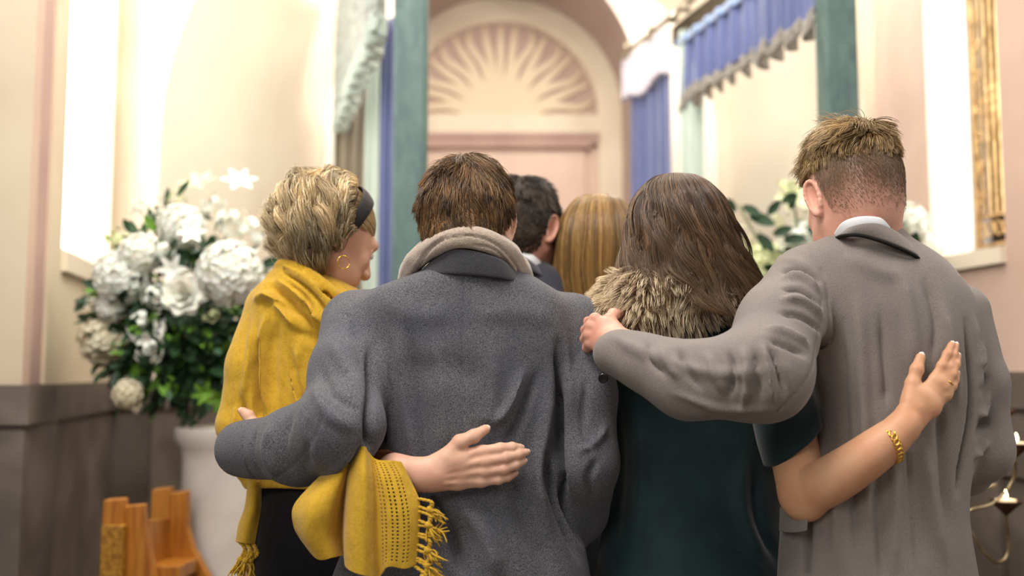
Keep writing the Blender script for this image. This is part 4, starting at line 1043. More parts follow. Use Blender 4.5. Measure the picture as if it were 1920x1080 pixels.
h.finger([P(838, 856, 1.722), P(862, 829, 1.722), P(888, 818, 1.727), P(910, 805, 1.733)], (.0150, .0122, .0110, .0084), k=.006)
for a, b in ((0, 0), (1, 1), (2, 2), (3, 3)):   # tendons
    h.q.cap(w0*(1-a/3)+w1*a/3+np.array([.02, -.011, 0]), mc[b]+np.array([-.01, -.0065, 0]), .0022, .003, .006)
hgeo = [h.geo(), generic_hand(lA[3], (.3, .6, .2), (-1, 0, .3), -1)]
base1 = (P(575, 800, Y1)[0], Y1, 0)
p1 = body_mesh('blonde woman with a black headband wearing a mustard yellow shawl', base1, m_skinp, rows1b, [(lA, [.038, .038, .034, .028]), (rA, [.036, .036, .034, .031, .026])], [hg1]+hgeo, xw=.06)
H1.eyes(p1); legs(p1, base1, .84, .06, m_trs, m_shoe, .07, trousers=False)
Hand.nails(h, p1, (0, -1, .1), m_nail)
finish('shawl', q, m_yel, p1, [(f[0], f[1], f[2]*1.5)+tuple(f[3:]) for f in F1], 1.96, .0016, 7, drape=.006)
# black knitted dress
q = SDF((-.60, 1.86, .40), (-.20, 2.24, 1.34), .007)
q.loft([R_(760, 485, 672, Y1, .098), R_(900, 480, 665, Y1, .105), R_(1000, 476, 680, Y1, .115), R_(1090, 470, 690, Y1, .125), R_(1500, 450, 710, Y1, .14)], .02)
V, F = q.mesh(); V = relax(V, F, 1); V = V+normals(V, F)*(.0018*np.sin(V[:, 0]*420))[:, None]*0; mk('dress', V, F, m_black, p1)
# hanging end of the shawl with eyelet columns
colsp = [[(618, 880, 1.74), (584, 912, 1.70), (552, 950, 1.695), (553, 985, 1.70), (566, 1010, 1.71)],
         [(632, 876, 1.70), (608, 915, 1.672), (582, 960, 1.66), (578, 1005, 1.665), (596, 1046, 1.68)],
         [(648, 866, 1.69), (634, 905, 1.672), (618, 955, 1.665), (612, 1000, 1.67), (622, 1046, 1.675)],
         [(660, 854, 1.70), (650, 895, 1.70), (643, 950, 1.71), (641, 1000, 1.712), (645, 1043, 1.712)],
         [(668, 844, 1.69), (661, 890, 1.675), (656, 950, 1.668), (652, 1010, 1.668), (652, 1064, 1.668)],
         [(680, 838, 1.676), (682, 890, 1.655), (682, 950, 1.650), (680, 1010, 1.650), (680, 1078, 1.652)],
         [(690, 846, 1.690), (700, 895, 1.680), (706, 955, 1.678), (708, 1015, 1.680), (712, 1080, 1.684)],
         [(706, 862, 1.685), (720, 900, 1.672), (730, 955, 1.665), (732, 1010, 1.665), (730, 1062, 1.668)],
         [(732, 864, 1.684), (748, 900, 1.676), (760, 955, 1.668), (762, 1010, 1.668), (758, 1066, 1.670)],
         [(752, 866, 1.690), (770, 905, 1.690), (786, 945, 1.686), (784, 1000, 1.684), (779, 1058, 1.682)]]
NU, NVv = 260, 250
G = cloth_grid([pp(c) for c in colsp], NU, NVv); V = G.reshape(-1, 3)
V[:, 1] += .0022*vnoise(V*np.array([1.6, 1, .5]), 60, 9)
F = grid_faces(NU, NVv); ui = F[:, 0] % NU; vi = F[:, 0]//NU
hole = np.zeros(len(F), bool)
for u0 in (186, 194, 205, 213, 224, 232): hole |= ((ui >= u0) & (ui <= u0+2)) & (vi % 8 < 4) & (vi > 8) & (vi < 240)
sh = mk('shawl_end', V, F[~hole], m_yel, p1); md = sh.modifiers.new('Solidify', 'SOLIDIFY'); md.thickness = .003
# fringe: twisted cords, knots and brushes
def tassel(p0, p1, kn, end, G, seed):
    r = np.random.default_rng(seed); out = []
    for s_, e0 in ((0, p0), (1, p1)):
        mid = (e0+kn)/2+np.array([.012, -.004, -.004 if s_ else .004]); path = smooth_path([e0, mid, kn], 8)
        for ph in (0, math.pi):
            t = np.arange(len(path)); off = .0022*np.stack([np.cos(t*1.3+ph), np.sin(t*1.3+ph), 0*t], 1); out.append(tube_geo(path+off, .0024, 6))
    V, F = lathe([(0, -.006), (.006, -.003), (.0065, .002), (.004, .006), (0, .007)], kn, 12); out.append((V, F))
    for k in range(16):
        e = end+r.normal(size=3)*np.array([.007, .005, .006]); m_ = (kn+e)/2+r.normal(size=3)*.0035; out.append(tube_geo(smooth_path([kn, m_, e], 5), np.linspace(.0019, .0011, 11), 5))
    return out
def fringe(name, tl, parent):
    b = MB()
    for i, t in enumerate(tl):
        for v, f in tassel(P(*t[0]), P(*t[1]), P(*t[2]), P(*t[3]), b, i): b.add(v, f)
    return b.build(name, m_yel, parent, True)
YF = 1.684
fringe('fringe', [((786, 935, YF), (786, 950, YF), (806, 956, YF-.004), (826, 978, YF-.006)), ((785, 958, YF), (784, 975, YF), (803, 985, YF-.006), (822, 1014, YF-.004)), ((784, 985, YF), (783, 1000, YF), (806, 1000, YF-.003), (832, 996, YF)),
                  ((783, 1004, YF), (782, 1020, YF), (802, 1032, YF-.006), (824, 1052, YF-.006)), ((781, 1030, YF), (780, 1045, YF), (800, 1060, YF-.004), (822, 1082, YF-.004)), ((780, 1050, YF), (776, 1060, YF), (794, 1082, YF-.004), (806, 1104, YF-.004))], p1)
# narrow tail at the left with its fringe
tc = [[(468, 902, 1.99), (462, 950, 1.99), (450, 985, 1.99), (445, 1016, 1.99)], [(478, 902, 1.965), (474, 950, 1.965), (464, 985, 1.968), (458, 1018, 1.97)], [(488, 902, 1.985), (487, 950, 1.985), (482, 985, 1.985), (476, 1020, 1.985)]]
G = cloth_grid([pp(c) for c in tc], 30, 60); o = mk('shawl_tail', G.reshape(-1, 3), grid_faces(30, 60), m_yel, p1); o.modifiers.new('Solidify', 'SOLIDIFY').thickness = .004
fringe('fringe', [((447, 1014, 1.985), (453, 1015, 1.985), (450, 1050, 1.98), (440, 1078, 1.975)), ((457, 1015, 1.98), (463, 1016, 1.98), (460, 1052, 1.975), (452, 1082, 1.97)), ((468, 1017, 1.985), (475, 1018, 1.985), (470, 1050, 1.98), (470, 1082, 1.98))], p1)
# headband
def around(H, y0, tilt, r, half, a0=-100, a1=100, n=50, dz=0):
    """arc over the head in a plane tilted about X; returns two edge curves"""
    A = []; B = []
    for a in np.linspace(math.radians(a0), math.radians(a1), n):
        for sgn, L_ in ((-1, A), (1, B)):
            y = y0+sgn*half*(.55+.45*math.cos(a*.9)); q_ = np.array([math.sin(a)*r[0], 0, math.cos(a)*r[1]])
            yy = y+tilt*(q_[2])
            s_ = math.sqrt(max(.1, 1-((yy+.012)/.104)**2)); L_.append([q_[0]*s_, yy, .022+dz+q_[2]*s_])
    return H.w(np.array(A)), H.w(np.array(B))
A, B = around(H1, .008, .10, (.0915, .1060), .0225)
V = np.concatenate([A, (A+B)/2+H1.d((0, 0, 0)), B]); mid = slice(len(A), 2*len(A)); cc_ = H1.w((0, -.012, .022)); V[mid] = cc_+(V[mid]-cc_)*1.045
hb = mk('headband', V, grid_faces(len(A), 3), mat('satin_black', '0c0b0e', '070709', 60, .6, .5, 90, sheen=.05), p1); hb.modifiers.new('Solidify', 'SOLIDIFY').thickness = .004; s_ = hb.modifiers.new('Subdivision', 'SUBSURF'); s_.levels = s_.render_levels = 2
# hair: sleek front, tousled back
C1 = ['d8c39a', 'b89a66', '83673f', 'efe0bd', '54402a']
Hc = np.array([0, -.020, .022])
def flow_strands(H, roots, dirs0, L, K, rad, curlA, curlF, clumpn, seed, pull=(0, 0, -1), pullw=.5, keep=.5, outk=0):
    """strands sliding over the ellipsoid rad and curling towards their ends"""
    r = np.random.default_rng(seed); N = len(roots); q_ = roots.copy(); out = [q_.copy()]; d = dirs0/np.linalg.norm(dirs0, axis=1)[:, None]
    pull = np.asarray(pull, float); rad = np.asarray(rad); lay = 1+.13*r.random(N)
    for k in range(1, K):
        t = k/(K-1); nz = np.stack([vnoise(q_+i*.37, 34, seed+i) for i in range(3)], 1)*.40
        d = d*keep+pull*pullw+nz*.5; e = (q_-Hc)/(rad*lay[:, None]); m_ = np.linalg.norm(e, axis=1); nn = e/rad; nn /= np.linalg.norm(nn, axis=1)[:, None]
        d = d-nn*np.minimum(0, (d*nn).sum(1))[:, None]*(m_ < 1.06)[:, None]; d = d-nn*np.maximum(0, (d*nn).sum(1))[:, None]*(m_ > .9)[:, None]*(1-outk)
        d /= np.linalg.norm(d, axis=1)[:, None]+1e-6; q_ = q_+d*(L/(K-1))[:, None]
        e = (q_-Hc)/(rad*lay[:, None]); m_ = np.linalg.norm(e, axis=1); q_ = np.where((m_ < 1)[:, None], Hc+(q_-Hc)/m_[:, None], q_); q_[:, 1] = np.where(q_[:, 2] > .005, np.minimum(q_[:, 1], -.012), q_[:, 1]); out.append(q_.copy())
    S = np.stack(out, 1)
    G = r.integers(0, N, clumpn); dd = ((S[:, K//2][:, None]-S[G, K//2][None])**2).sum(2); gi = dd.argmin(1); g = G[gi]
    t = np.linspace(0, 1, K)[None, :, None]; cl = .70*t**.6; S = S*(1-cl)+(S[g]+(S[:, :1]-S[g][:, :1])*.25)*cl
    ph = r.random(clumpn)[gi]*6.28; fr_ = (curlF*(.7+.6*r.random(clumpn)))[gi] if np.isscalar(curlF) else curlF
    am = (curlA*(.5+1.0*r.random(clumpn)))[gi]; T = t[..., 0]
    a = ph[:, None]+fr_[:, None]*T*6.28+.25*r.normal(size=N)[:, None]; env = am[:, None]*np.clip(T*1.6-.15, 0, 1)
    u = np.cross(S[:, -1]-S[:, 0], np.array([.2, .9, .1])); u /= np.linalg.norm(u, axis=1)[:, None]+1e-6; w_ = np.cross(u, S[:, -1]-S[:, 0]); w_ /= np.linalg.norm(w_, axis=1)[:, None]+1e-6
    return S+u[:, None]*(env*np.cos(a))[..., None]+w_[:, None]*(env*np.sin(a))[..., None]
N1 = 6500
a = RNG.uniform(math.radians(-100), math.radians(100), N1); yb = -.010+.040*np.clip((np.abs(a)-1.35)/.3, 0, 1)-RNG.random(N1)**1.5*.085
rd = np.array([.088, .104, .106])
e = np.stack([np.sin(a), (yb+.012)/rd[1], np.cos(a)], 1); s_ = np.sqrt(np.clip(1-e[:, 1]**2, .05, 1)); roots = Hc+np.stack([e[:, 0]*s_*rd[0], e[:, 1]*rd[1], e[:, 2]*s_*rd[2]], 1)
ok = roots[:, 2] > -.05; roots = roots[ok]; N1 = len(roots)
d0 = np.stack([(roots[:, 0])*3, np.full(N1, -1.), np.full(N1, .15)], 1)
L = np.interp(roots[:, 2], [-.05, .03, .13], [.09, .14, .215])*(1+.2*RNG.normal(size=N1)).clip(.6, 1.3)
dl = H1.R.T@np.array([-.25, -.1, -1])
S = flow_strands(H1, roots, d0, L, 22, (.095, .098, .104), .0190, 1.5, 120, 21, pull=dl, pullw=.34, keep=.74, outk=.16)
fz = np.linspace(0, 1, 22)[None, :, None]**1.5; S = S+fz*.0045*np.stack([np.sin(np.linspace(0, 9, 22)[None]*RNG.uniform(.5, 1.3, (N1, 1))+RNG.random((N1, 1))*6.28) for _ in range(3)], -1)+fz*(RNG.random((N1, 1, 1)) < .06)*RNG.normal(size=(N1, 1, 3))*.012
tn = tints(N1, C1, [.28, .27, .18, .17, .10])
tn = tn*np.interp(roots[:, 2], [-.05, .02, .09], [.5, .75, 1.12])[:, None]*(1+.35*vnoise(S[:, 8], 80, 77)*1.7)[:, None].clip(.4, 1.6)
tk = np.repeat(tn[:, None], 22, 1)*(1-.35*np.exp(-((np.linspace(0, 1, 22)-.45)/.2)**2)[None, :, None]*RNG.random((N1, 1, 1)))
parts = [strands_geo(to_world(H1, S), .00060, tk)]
q = SDF((-.14, -.16, -.13), (.14, .12, .17), .005); q.ell((0, -.022, .022), (.084, .098, .098)); q.ell((0, -.055, -.030), (.070, .052, .060), .03)
X_, Y_, Z_ = np.meshgrid(*[q.lo[i]+q.h*np.arange(q.n[i]) for i in range(3)], indexing='ij'); q.F = np.maximum(q.F, (Y_+.006)*.8); q.F = np.maximum(q.F, np.maximum((Y_+.01), (-.045-Z_))*.6*(Y_ > -.01)+(q.F*(Y_ <= -.01)))
V, F = q.mesh(); V = V+normals(V, F)*(.003*vnoise(V, 120, 3))[:, None]; parts.append((H1.w(V), F, np.tile(lin('4b3621'), (len(V), 1))))
# sleek front section from forehead back to the band
N3 = 2200; x = RNG.uniform(-.068, .068, N3); yy0 = .080-RNG.random(N3)*.062; rr_ = np.array([.0785, .098, .094])
sx = np.clip(x/rr_[0], -.93, .93); sy = (yy0+.012)/rr_[1]; keepm = sx**2+sy**2 < .97; sx, sy = sx[keepm], sy[keepm]
S = []
for k in range(7):
    yk2 = sy-k*.085; m2 = np.sqrt(np.clip(1-yk2**2, .02, 1)); ang = np.arcsin(np.clip(sx/np.sqrt(np.clip(1-sy**2, .1, 1)), -1, 1))*1.16
    S.append(np.stack([np.sin(ang)*m2*rr_[0]*1.02, yk2*rr_[1]*1.01-.012, .022+np.cos(ang)*m2*rr_[2]*1.02], 1))
S = np.stack(S, 1); parts.append(strands_geo(to_world(H1, S), .0006, tints(len(S), ['8d7350', '6b5338', 'b59a6c'], jit=.2)))
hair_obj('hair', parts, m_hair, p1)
# hoop earring
c = P(644, 492, 1.935); b = MB(); ax = np.array([.85, .5, 0]); b.tube([c+.0128*(math.cos(t)*ax+math.sin(t)*np.array([.0, 0, 1])) for t in np.linspace(0, 6.1, 40)], .0011, 8); b.build('hoop_earring', mat('gold', 'e8b850', rough=.22, metal=1), p1, True)
# ================================================================== MAN IN THE TAUPE COAT (right)
m_tau = mat('wool_taupe', '7b736d', '8a827b', 400, .88, .3, 420, sheen=.15, detail=2, noise2=(5, '78706f', .5))
m_shirt = mat('cotton_white', 'eef0f4', rough=.7)
Y6 = 1.82
rows6 = [R_(428, 1585, 1680, Y6, .06), R_(445, 1545, 1700, Y6, .075), R_(465, 1500, 1728, Y6, .088), R_(490, 1480, 1762, Y6, .100), R_(525, 1478, 1795, Y6, .112), R_(575, 1490, 1822, Y6, .122), R_(650, 1520, 1830, Y6, .126), R_(750, 1536, 1828, Y6, .124),
         R_(850, 1530, 1818, Y6, .122), R_(950, 1470, 1806, Y6, .130), R_(1080, 1462, 1820, Y6, .142), R_(1250, 1455, 1840, Y6, .150), R_(1560, 1440, 1860, Y6, .160)]
la6 = [P(1508, 528, 1.83), P(1462, 610, 1.74), P(1428, 700, 1.665), P(1290, 712, 1.70), P(1158, 662, 1.765)]
ra6 = [P(1795, 588, 1.84), P(1824, 720, 1.82), P(1833, 845, 1.82), P(1810, 880, 1.93), P(1775, 890, 2.03)]
q = SDF((.04, 1.50, .50), (.96, 2.12, 1.74), .005)
q.loft(rows6, .03)
q.chain(la6, [.064, .070, .079, .063, .048], .028)
q.chain(ra6, [.058, .056, .056, .050, .044], .020)
cutplane(q, P(1112, 648, 1.785), la6[4]-la6[3], (.04, 1.62, 1.30), (.20, 1.95, 1.56))
F6 = [([(1530, 900), (1528, 980), (1524, 1085)], 5, -10, 0), ([(1552, 500), (1560, 560), (1555, 640), (1540, 690)], 2.2, -1.8, 0), ([(1546, 620), (1550, 700), (1546, 850), (1540, 960)], 10, -9), ([(1562, 560), (1570, 700), (1575, 900), (1568, 1060)], 9, 7), ([(1588, 600), (1596, 720), (1602, 900), (1600, 1060)], 8, -6),
      ([(1612, 560), (1625, 700), (1632, 860), (1625, 1000)], 10, 6), ([(1650, 580), (1660, 700), (1664, 760)], 8, -5), ([(1690, 500), (1706, 600), (1712, 700)], 14, 5), ([(1735, 520), (1752, 600), (1745, 680)], 10, -5), ([(1765, 560), (1785, 660), (1795, 760)], 12, 5),
      ([(1818, 600), (1828, 700), (1826, 780), (1808, 870), (1800, 930)], 6, -11), ([(1760, 760), (1765, 850), (1780, 1000)], 12, -6), ([(1735, 840), (1742, 940), (1770, 1060)], 12, 6), ([(1700, 850), (1706, 960), (1706, 1080)], 2.4, -2.5, 0), ([(1680, 850), (1672, 960), (1668, 1080)], 12, 5), ([(1640, 880), (1645, 980), (1650, 1080)], 10, -5),
      ([(1480, 500), (1515, 505), (1545, 530)], 5, -9), ([(1472, 520), (1510, 522), (1540, 548)], 6, 7), ([(1464, 545), (1500, 545), (1540, 572)], 5, -8), ([(1456, 565), (1495, 568), (1540, 598)], 7, 7), ([(1448, 590), (1490, 596), (1535, 625)], 6, -6),
      ([(1545, 560), (1520, 640), (1470, 720), (1430, 768)], 2.2, -1.8, 0),
      ([(1412, 650), (1425, 690), (1440, 740)], 5, -9), ([(1400, 648), (1408, 700), (1418, 755)], 6, 8), ([(1385, 660), (1390, 700), (1395, 752)], 5, -8), ([(1368, 655), (1374, 700), (1372, 765)], 6, 7), ([(1345, 662), (1352, 700), (1345, 745)], 5, -6),
      ([(1310, 664), (1322, 700), (1338, 735)], 7, 5), ([(1265, 655), (1272, 690), (1300, 730)], 6, -6), ([(1238, 650), (1245, 685), (1262, 710)], 7, 5), ([(1212, 645), (1216, 675), (1240, 705)], 5, -5), ([(1150, 625), (1200, 660), (1320, 700), (1440, 690)], 12, 4),
      ([(1412, 640), (1440, 650), (1480, 670)], 6, -7), ([(1415, 620), (1450, 632), (1490, 650)], 7, 6), ([(1250, 735), (1330, 760), (1420, 765)], 7, 4),
      ([(1880, 700), (1862, 728), (1850, 738)], 8, -7), ([(1885, 740), (1866, 772), (1850, 784)], 8, 7), ([(1888, 790), (1866, 808), (1848, 818)], 8, -8), ([(1890, 830), (1866, 852), (1845, 860)], 8, 6), ([(1860, 640), (1856, 670), (1850, 690)], 9, 4), ([(1842, 590), (1852, 660), (1850, 760)], 7, 4),
      ([(1490, 470), (1530, 500), (1560, 560)], 12, 3), ([(1590, 470), (1640, 500), (1700, 520)], 20, 3)]
H6 = Head(P(1597, 358, 1.83), yaw=9, pitch=14, roll=-3, k=1.02)
hg = H6.geo(P(1612, 455, 1.83), .058)
# left hand holding her shoulder through the fur
h = Hand((.02, 1.68, 1.34), (.22, 1.98, 1.54), .0019)
w0, w1 = P(1152, 622, 1.778), P(1146, 655, 1.774)
mc = [P(1116, 598, 1.805), P(1108, 612, 1.803), P(1105, 628, 1.803), P(1108, 644, 1.805)]
h.palm([w0, w1], mc, rw=.0165, nrm=(-.5, -1, .3), fl=.8)
h.q.chain(pp([(1175, 648, 1.765), (1148, 638, 1.776)]), [.029, .026], .01)
for i, m_ in enumerate(mc): h.finger([m_, m_+np.array([-.010, .034, -.004-.003*i]), m_+np.array([.006, .058, -.012-.003*i]), m_+np.array([.024, .066, -.016-.003*i])], (.0100, .0093, .0085, .0070))
h.finger([P(1152, 616, 1.785), P(1143, 600, 1.80), P(1150, 590, 1.82), P(1162, 588, 1.84)], (.0145, .0115, .0105, .0085), k=.005)
base6 = (P(1650, 800, Y6)[0], Y6, 0)
p6 = body_mesh('tall short-haired man in a taupe overcoat with his arm round the dark-haired woman', base6, m_skinf, rows6, [(la6, [.036, .036, .034, .030, .026]), (ra6, [.034, .030, .028, .026, .024])], [hg, h.geo(), generic_hand(ra6[4], (-.5, .7, .2), (1, 0, .3), 1)])
H6.eyes(p6); legs(p6, base6, .90, .10, m_trs, m_shoe)
finish('overcoat', q, m_tau, p6, [(f[0], f[1]*.85, f[2]*1.3)+tuple(f[3:]) for f in F6], 1.70, .0014, 13, drape=.005)
band('shirt_collar', pp([(1564, 438, 1.775), (1578, 418, 1.745), (1600, 408, 1.730), (1628, 405, 1.725), (1657, 410, 1.732), (1680, 425, 1.765)]), pp([(1570, 452, 1.78), (1584, 440, 1.75), (1602, 434, 1.735), (1630, 433, 1.730), (1658, 438, 1.738), (1682, 448, 1.77)]), m_shirt, p6, .003, .003)
band('coat_collar', pp([(1576, 444, 1.785), (1592, 429, 1.735), (1618, 420, 1.719), (1648, 420, 1.719), (1680, 435, 1.730), (1708, 460, 1.750), (1730, 487, 1.785)]),
     pp([(1566, 446, 1.785), (1582, 441, 1.738), (1612, 440, 1.722), (1648, 449, 1.716), (1685, 463, 1.716), (1712, 476, 1.722), (1733, 490, 1.745)]), m_tau, p6, .006, .003)
b = MB(); b.tube(smooth_path(pp([(1566, 447, 1.783), (1582, 442, 1.734), (1612, 441.5, 1.718), (1648, 451, 1.712), (1685, 465, 1.712), (1712, 478, 1.718), (1733, 492, 1.742)]), 8), .0032, 8)
o = b.build('collar_trim', mat('felt_black', '15120f', rough=.9), p6, True); o['label'] = 'black felt edge under the coat collar'
def button(c, n, r, m, parent):
    u, v, n = frame(np.asarray(n, float)); V, F = lathe([(0, .0018), (r*.55, .0016), (r*.75, .0028), (r, .002), (r, -.002), (0, -.002)], (0, 0, 0), 24); V = [c+u*a[0]+v*a[1]+n*a[2] for a in V]
    b = MB(); b.add(V, F); return b.build('button', m, parent, True)
m_btn = mat('button_black', '121214', rough=.3, spec=.6)
button(P(1131, 709, 1.722), (-.1, -1, -.35), .0088, m_btn, p6)
# pocket flap and front edge low at the left
band('pocket_flap', pp([(1463, 950, 1.80), (1480, 955, 1.753), (1500, 960, 1.727), (1515, 962, 1.715)]), pp([(1461, 996, 1.80), (1480, 999, 1.750), (1500, 998, 1.723), (1513, 995, 1.712)]), m_tau, p6, .003, .001)
# hair: faded sides, longer tousled top
def hl6(y): return np.interp(y, [-.12, -.09, -.06, -.035, -.012, .010, .028, .045, .062, .085, .12], [-.072, -.072, -.070, -.055, .024, .030, .006, .004, .042, .068, .09])
p, n = scalp_on(H6, 26000, hl6); p = p+n*.0010
keep = RNG.random(len(p)) < np.clip((p[:, 2]-hl6(p[:, 1]))/.075+.04, .04, 1); p, n = p[keep], n[keep]
up = np.clip((p[:, 2]-.045)/.02, 0, 1); capz = lambda y: hl6(y)-.002
V, F, C = cap_on(H6, 'ffffff', capz, .0008); pl_ = H6.l(V); ff = np.clip((pl_[:, 2]-hl6(pl_[:, 1]))/.085, 0, 1)[:, None]**.8; ff = np.clip(ff*(1+.25*vnoise(pl_, 110, 4)[:, None]), 0, 1); C = np.array(lin('cf9a86'))*(1-ff)+np.array(lin('6e5340'))*ff; stub = (V, F, C)
S = comb(p, n, (0, .3, 1), .0045+.006*np.clip((p[:, 2]+.03)/.06, 0, 1), 4, .55, .3, 0, .2, seed=31)
tn = tints(len(p), ['7c6044', '8d7050', '68503a']); pa = [stub, strands_geo(to_world(H6, S), .00030, tn)]
zt6 = lambda y: np.interp(y, [-.12, -.09, -.05, 0, .05, .09], [.030, .036, .046, .050, .050, .066])
p, n = scalp_on(H6, 11000, zt6); p = p+n*cap_thick(p, zt6, .008)[:, None]
L = np.interp(p[:, 2], [.035, .075, .115], [.015, .034, .048])*(1+.25*RNG.normal(size=len(p))).clip(.4, 1.6)
S = comb(p, n, (.25, -.55, 1), L, 8, .60, .5, .65, .25, seed=33); tn = tints(len(p), ['a88a5c', '8a6d45', 'c7aa78', '6a5237'], [.3, .3, .2, .2])*(1+.3*vnoise(p, 140, 5))[:, None].clip(.6, 1.5)
pa.append(strands_geo(to_world(H6, S), .0006, tn))
pa.append(cap_on(H6, '5c452b', lambda y: zt6(y)+.006, .008))
hair_obj('hair', pa, m_hair, p6)

# ================================================================== WOMAN IN THE GREEN DRESS
m_teal = mat('crepe_teal', '07292b', '052124', 30, .7, .25, 500, sheen=.25, noise2=(4, '07222a', .5))
Y5 = 1.97
rows5 = [R_(545, 1215, 1345, Y5, .06), R_(565, 1165, 1395, Y5, .085), R_(590, 1142, 1428, Y5, .10), R_(625, 1132, 1448, Y5, .108), R_(700, 1128, 1462, Y5, .112), R_(800, 1136, 1462, Y5, .108), R_(880, 1138, 1456, Y5, .106), R_(970, 1128, 1462, Y5, .115), R_(1080, 1114, 1474, Y5, .13), R_(1250, 1100, 1490, Y5, .14), R_(1420, 1090, 1500, Y5, .15)]
ra5 = [P(1432, 625, 1.97), P(1468, 760, 1.87), P(1487, 850, 1.80), P(1512, 930, 1.735), P(1600, 872, 1.675), P(1692, 806, 1.652)]
la5 = [P(1150, 610, 1.97), P(1140, 760, 1.98), P(1142, 880, 1.98), P(1170, 900, 2.14)]
q = SDF((.12, 1.68, .60), (.66, 2.18, 1.52), .005)
q.loft(rows5, .03); q.cap(la5[0], la5[1], .045, .05, .02); q.cap(ra5[0], ra5[0]*.7+ra5[1]*.3, .048, .046, .02)
dirn = P(1520, 985, 1.72)-P(1468, 760, 1.87)
F5 = [([(1480, 760), (1500, 800), (1505, 850)], 5, -5), ([(1500, 750), (1518, 790), (1522, 815)], 6, 5), ([(1460, 760), (1470, 820), (1462, 870)], 5, -5), ([(1400, 850), (1395, 950), (1440, 1080)], 14, 6), ([(1420, 880), (1430, 980), (1468, 1060)], 10, -8), ([(1300, 760), (1340, 860), (1385, 1000)], 16, -5), ([(1200, 780), (1205, 900), (1190, 1080)], 14, 5), ([(1160, 760), (1165, 900), (1150, 1060)], 12, -5),
      ([(1330, 1000), (1390, 1040), (1440, 1090)], 10, 5)]
H5 = Head(P(1268, 446, 1.96), yaw=4, pitch=10, k=.98, male=False); hg = H5.geo(P(1268, 560, 1.97), .046)
# right hand spread on the taupe coat
h = Hand((.37, 1.56, 1.04), (.86, 1.97, 1.48), .0022)
w0, w1 = P(1696, 772, 1.654), P(1720, 794, 1.652)
mc = [P(1753, 711, 1.668), P(1763, 717, 1.664), P(1770, 726, 1.664), P(1773, 740, 1.666)]
h.palm([w0, w1], mc, rw=.0125, rm=.0092, nrm=(0, -1, 0), fl=.8)
ap = smooth_path([P(1478, 790, 1.845), P(1491, 850, 1.80), P(1507, 925, 1.74)], 5); h.q.chain(ap, np.linspace(.045, .0425, len(ap)), .003)
ap = smooth_path([P(1508, 925, 1.74), P(1555, 902, 1.705), P(1612, 866, 1.675), P(1668, 824, 1.658), P(1698, 796, 1.653)], 5); h.q.cap(ap[0], ap[1], .0405, .040, .012); h.q.chain(ap[1:], np.interp(np.linspace(0, 1, len(ap)-1), [0, .3, .6, .85, 1], [.040, .0390, .0345, .0275, .0252]), .003); h.q.cap(P(1694, 800, 1.653), P(1712, 768, 1.656), .0235, .0200, .010, flat=((0, 1, 0), .85)); h.q.ell(P(1712, 745, 1.662), (.017, .012, .024), .010)
fr = (.0088, .0080, .0072, .0058)
h.finger([mc[0], P(1766, 686, 1.668), P(1776, 664, 1.673), P(1784, 646, 1.680)], fr)
h.finger([mc[1], P(1779, 689, 1.670), P(1787, 666, 1.677), P(1792, 648, 1.684)], fr)
h.finger([mc[2], P(1785, 702, 1.667), P(1792, 683, 1.673), P(1796, 668, 1.680)], fr)
h.finger([mc[3], P(1785, 723, 1.668), P(1790, 712, 1.673), P(1794, 701, 1.678)], (.0086, .0078, .0070, .0056))
h.finger([P(1706, 752, 1.660), P(1711, 719, 1.666), P(1719, 693, 1.670), P(1726, 670, 1.676)], (.0150, .0112, .0102, .0080), k=.006)
# forearm with elbow, finer than the rest
h.q.ell(P(1510, 948, 1.735), (.026, .024, .022), .02)
base5 = (P(1290, 800, Y5)[0], Y5, 0)
p5 = body_mesh('woman with long dark brown hair in a dark teal dress and fur collar', base5, m_skinw, rows5, [(ra5, [.034, .030, .028, .026, .020, .012]), (la5, [.036, .036, .033, .028])], [hg, h.geo(), generic_hand(la5[3], (.2, .8, .1), (-1, 0, .3), -1)], xw=.065)
H5.eyes(p5); H5.brows(p5, ['3a281c']); legs(p5, base5, .85, .065, m_trs, m_shoe, .07, trousers=False)
Hand.nails(h, p5, (-.1, -1, .25), m_nailw)
rg_ = [(P(1432, 640, 1.95), np.array([.050, 0, .0]), .056), (P(1462, 740, 1.885), np.array([.055, -.004, .014]), .064), (P(1478, 800, 1.83), (P(1528, 770, 1.82)-P(1432, 838, 1.83))/2*1.08, .070), (P(1487, 835, 1.80), (P(1532, 797, 1.79)-P(1442, 874, 1.80))/2*1.07, .068)]
V = []; NS_ = 48
for t in np.linspace(0, 3, 28):
    i = min(int(t), 2); f = t-i; c = rg_[i][0]*(1-f)+rg_[i+1][0]*f; mj = rg_[i][1]*(1-f)+rg_[i+1][1]*f; mn = rg_[i][2]*(1-f)+rg_[i+1][2]*f
    for k in range(NS_):
        a = 2*math.pi*k/NS_; w__ = 1+.035*math.sin(5*a+1)*t/3; V.append(c+(mj*math.cos(a)+np.array([0, mn, .0])*math.sin(a))*w__)
o = mk('sleeve', V, grid_faces(NS_, 28, True), m_teal, p5); md = o.modifiers.new('Solidify', 'SOLIDIFY'); md.thickness = .003
finish('dress', q, m_teal, p5, F5, 1.86, .0012, 17, drape=.003)
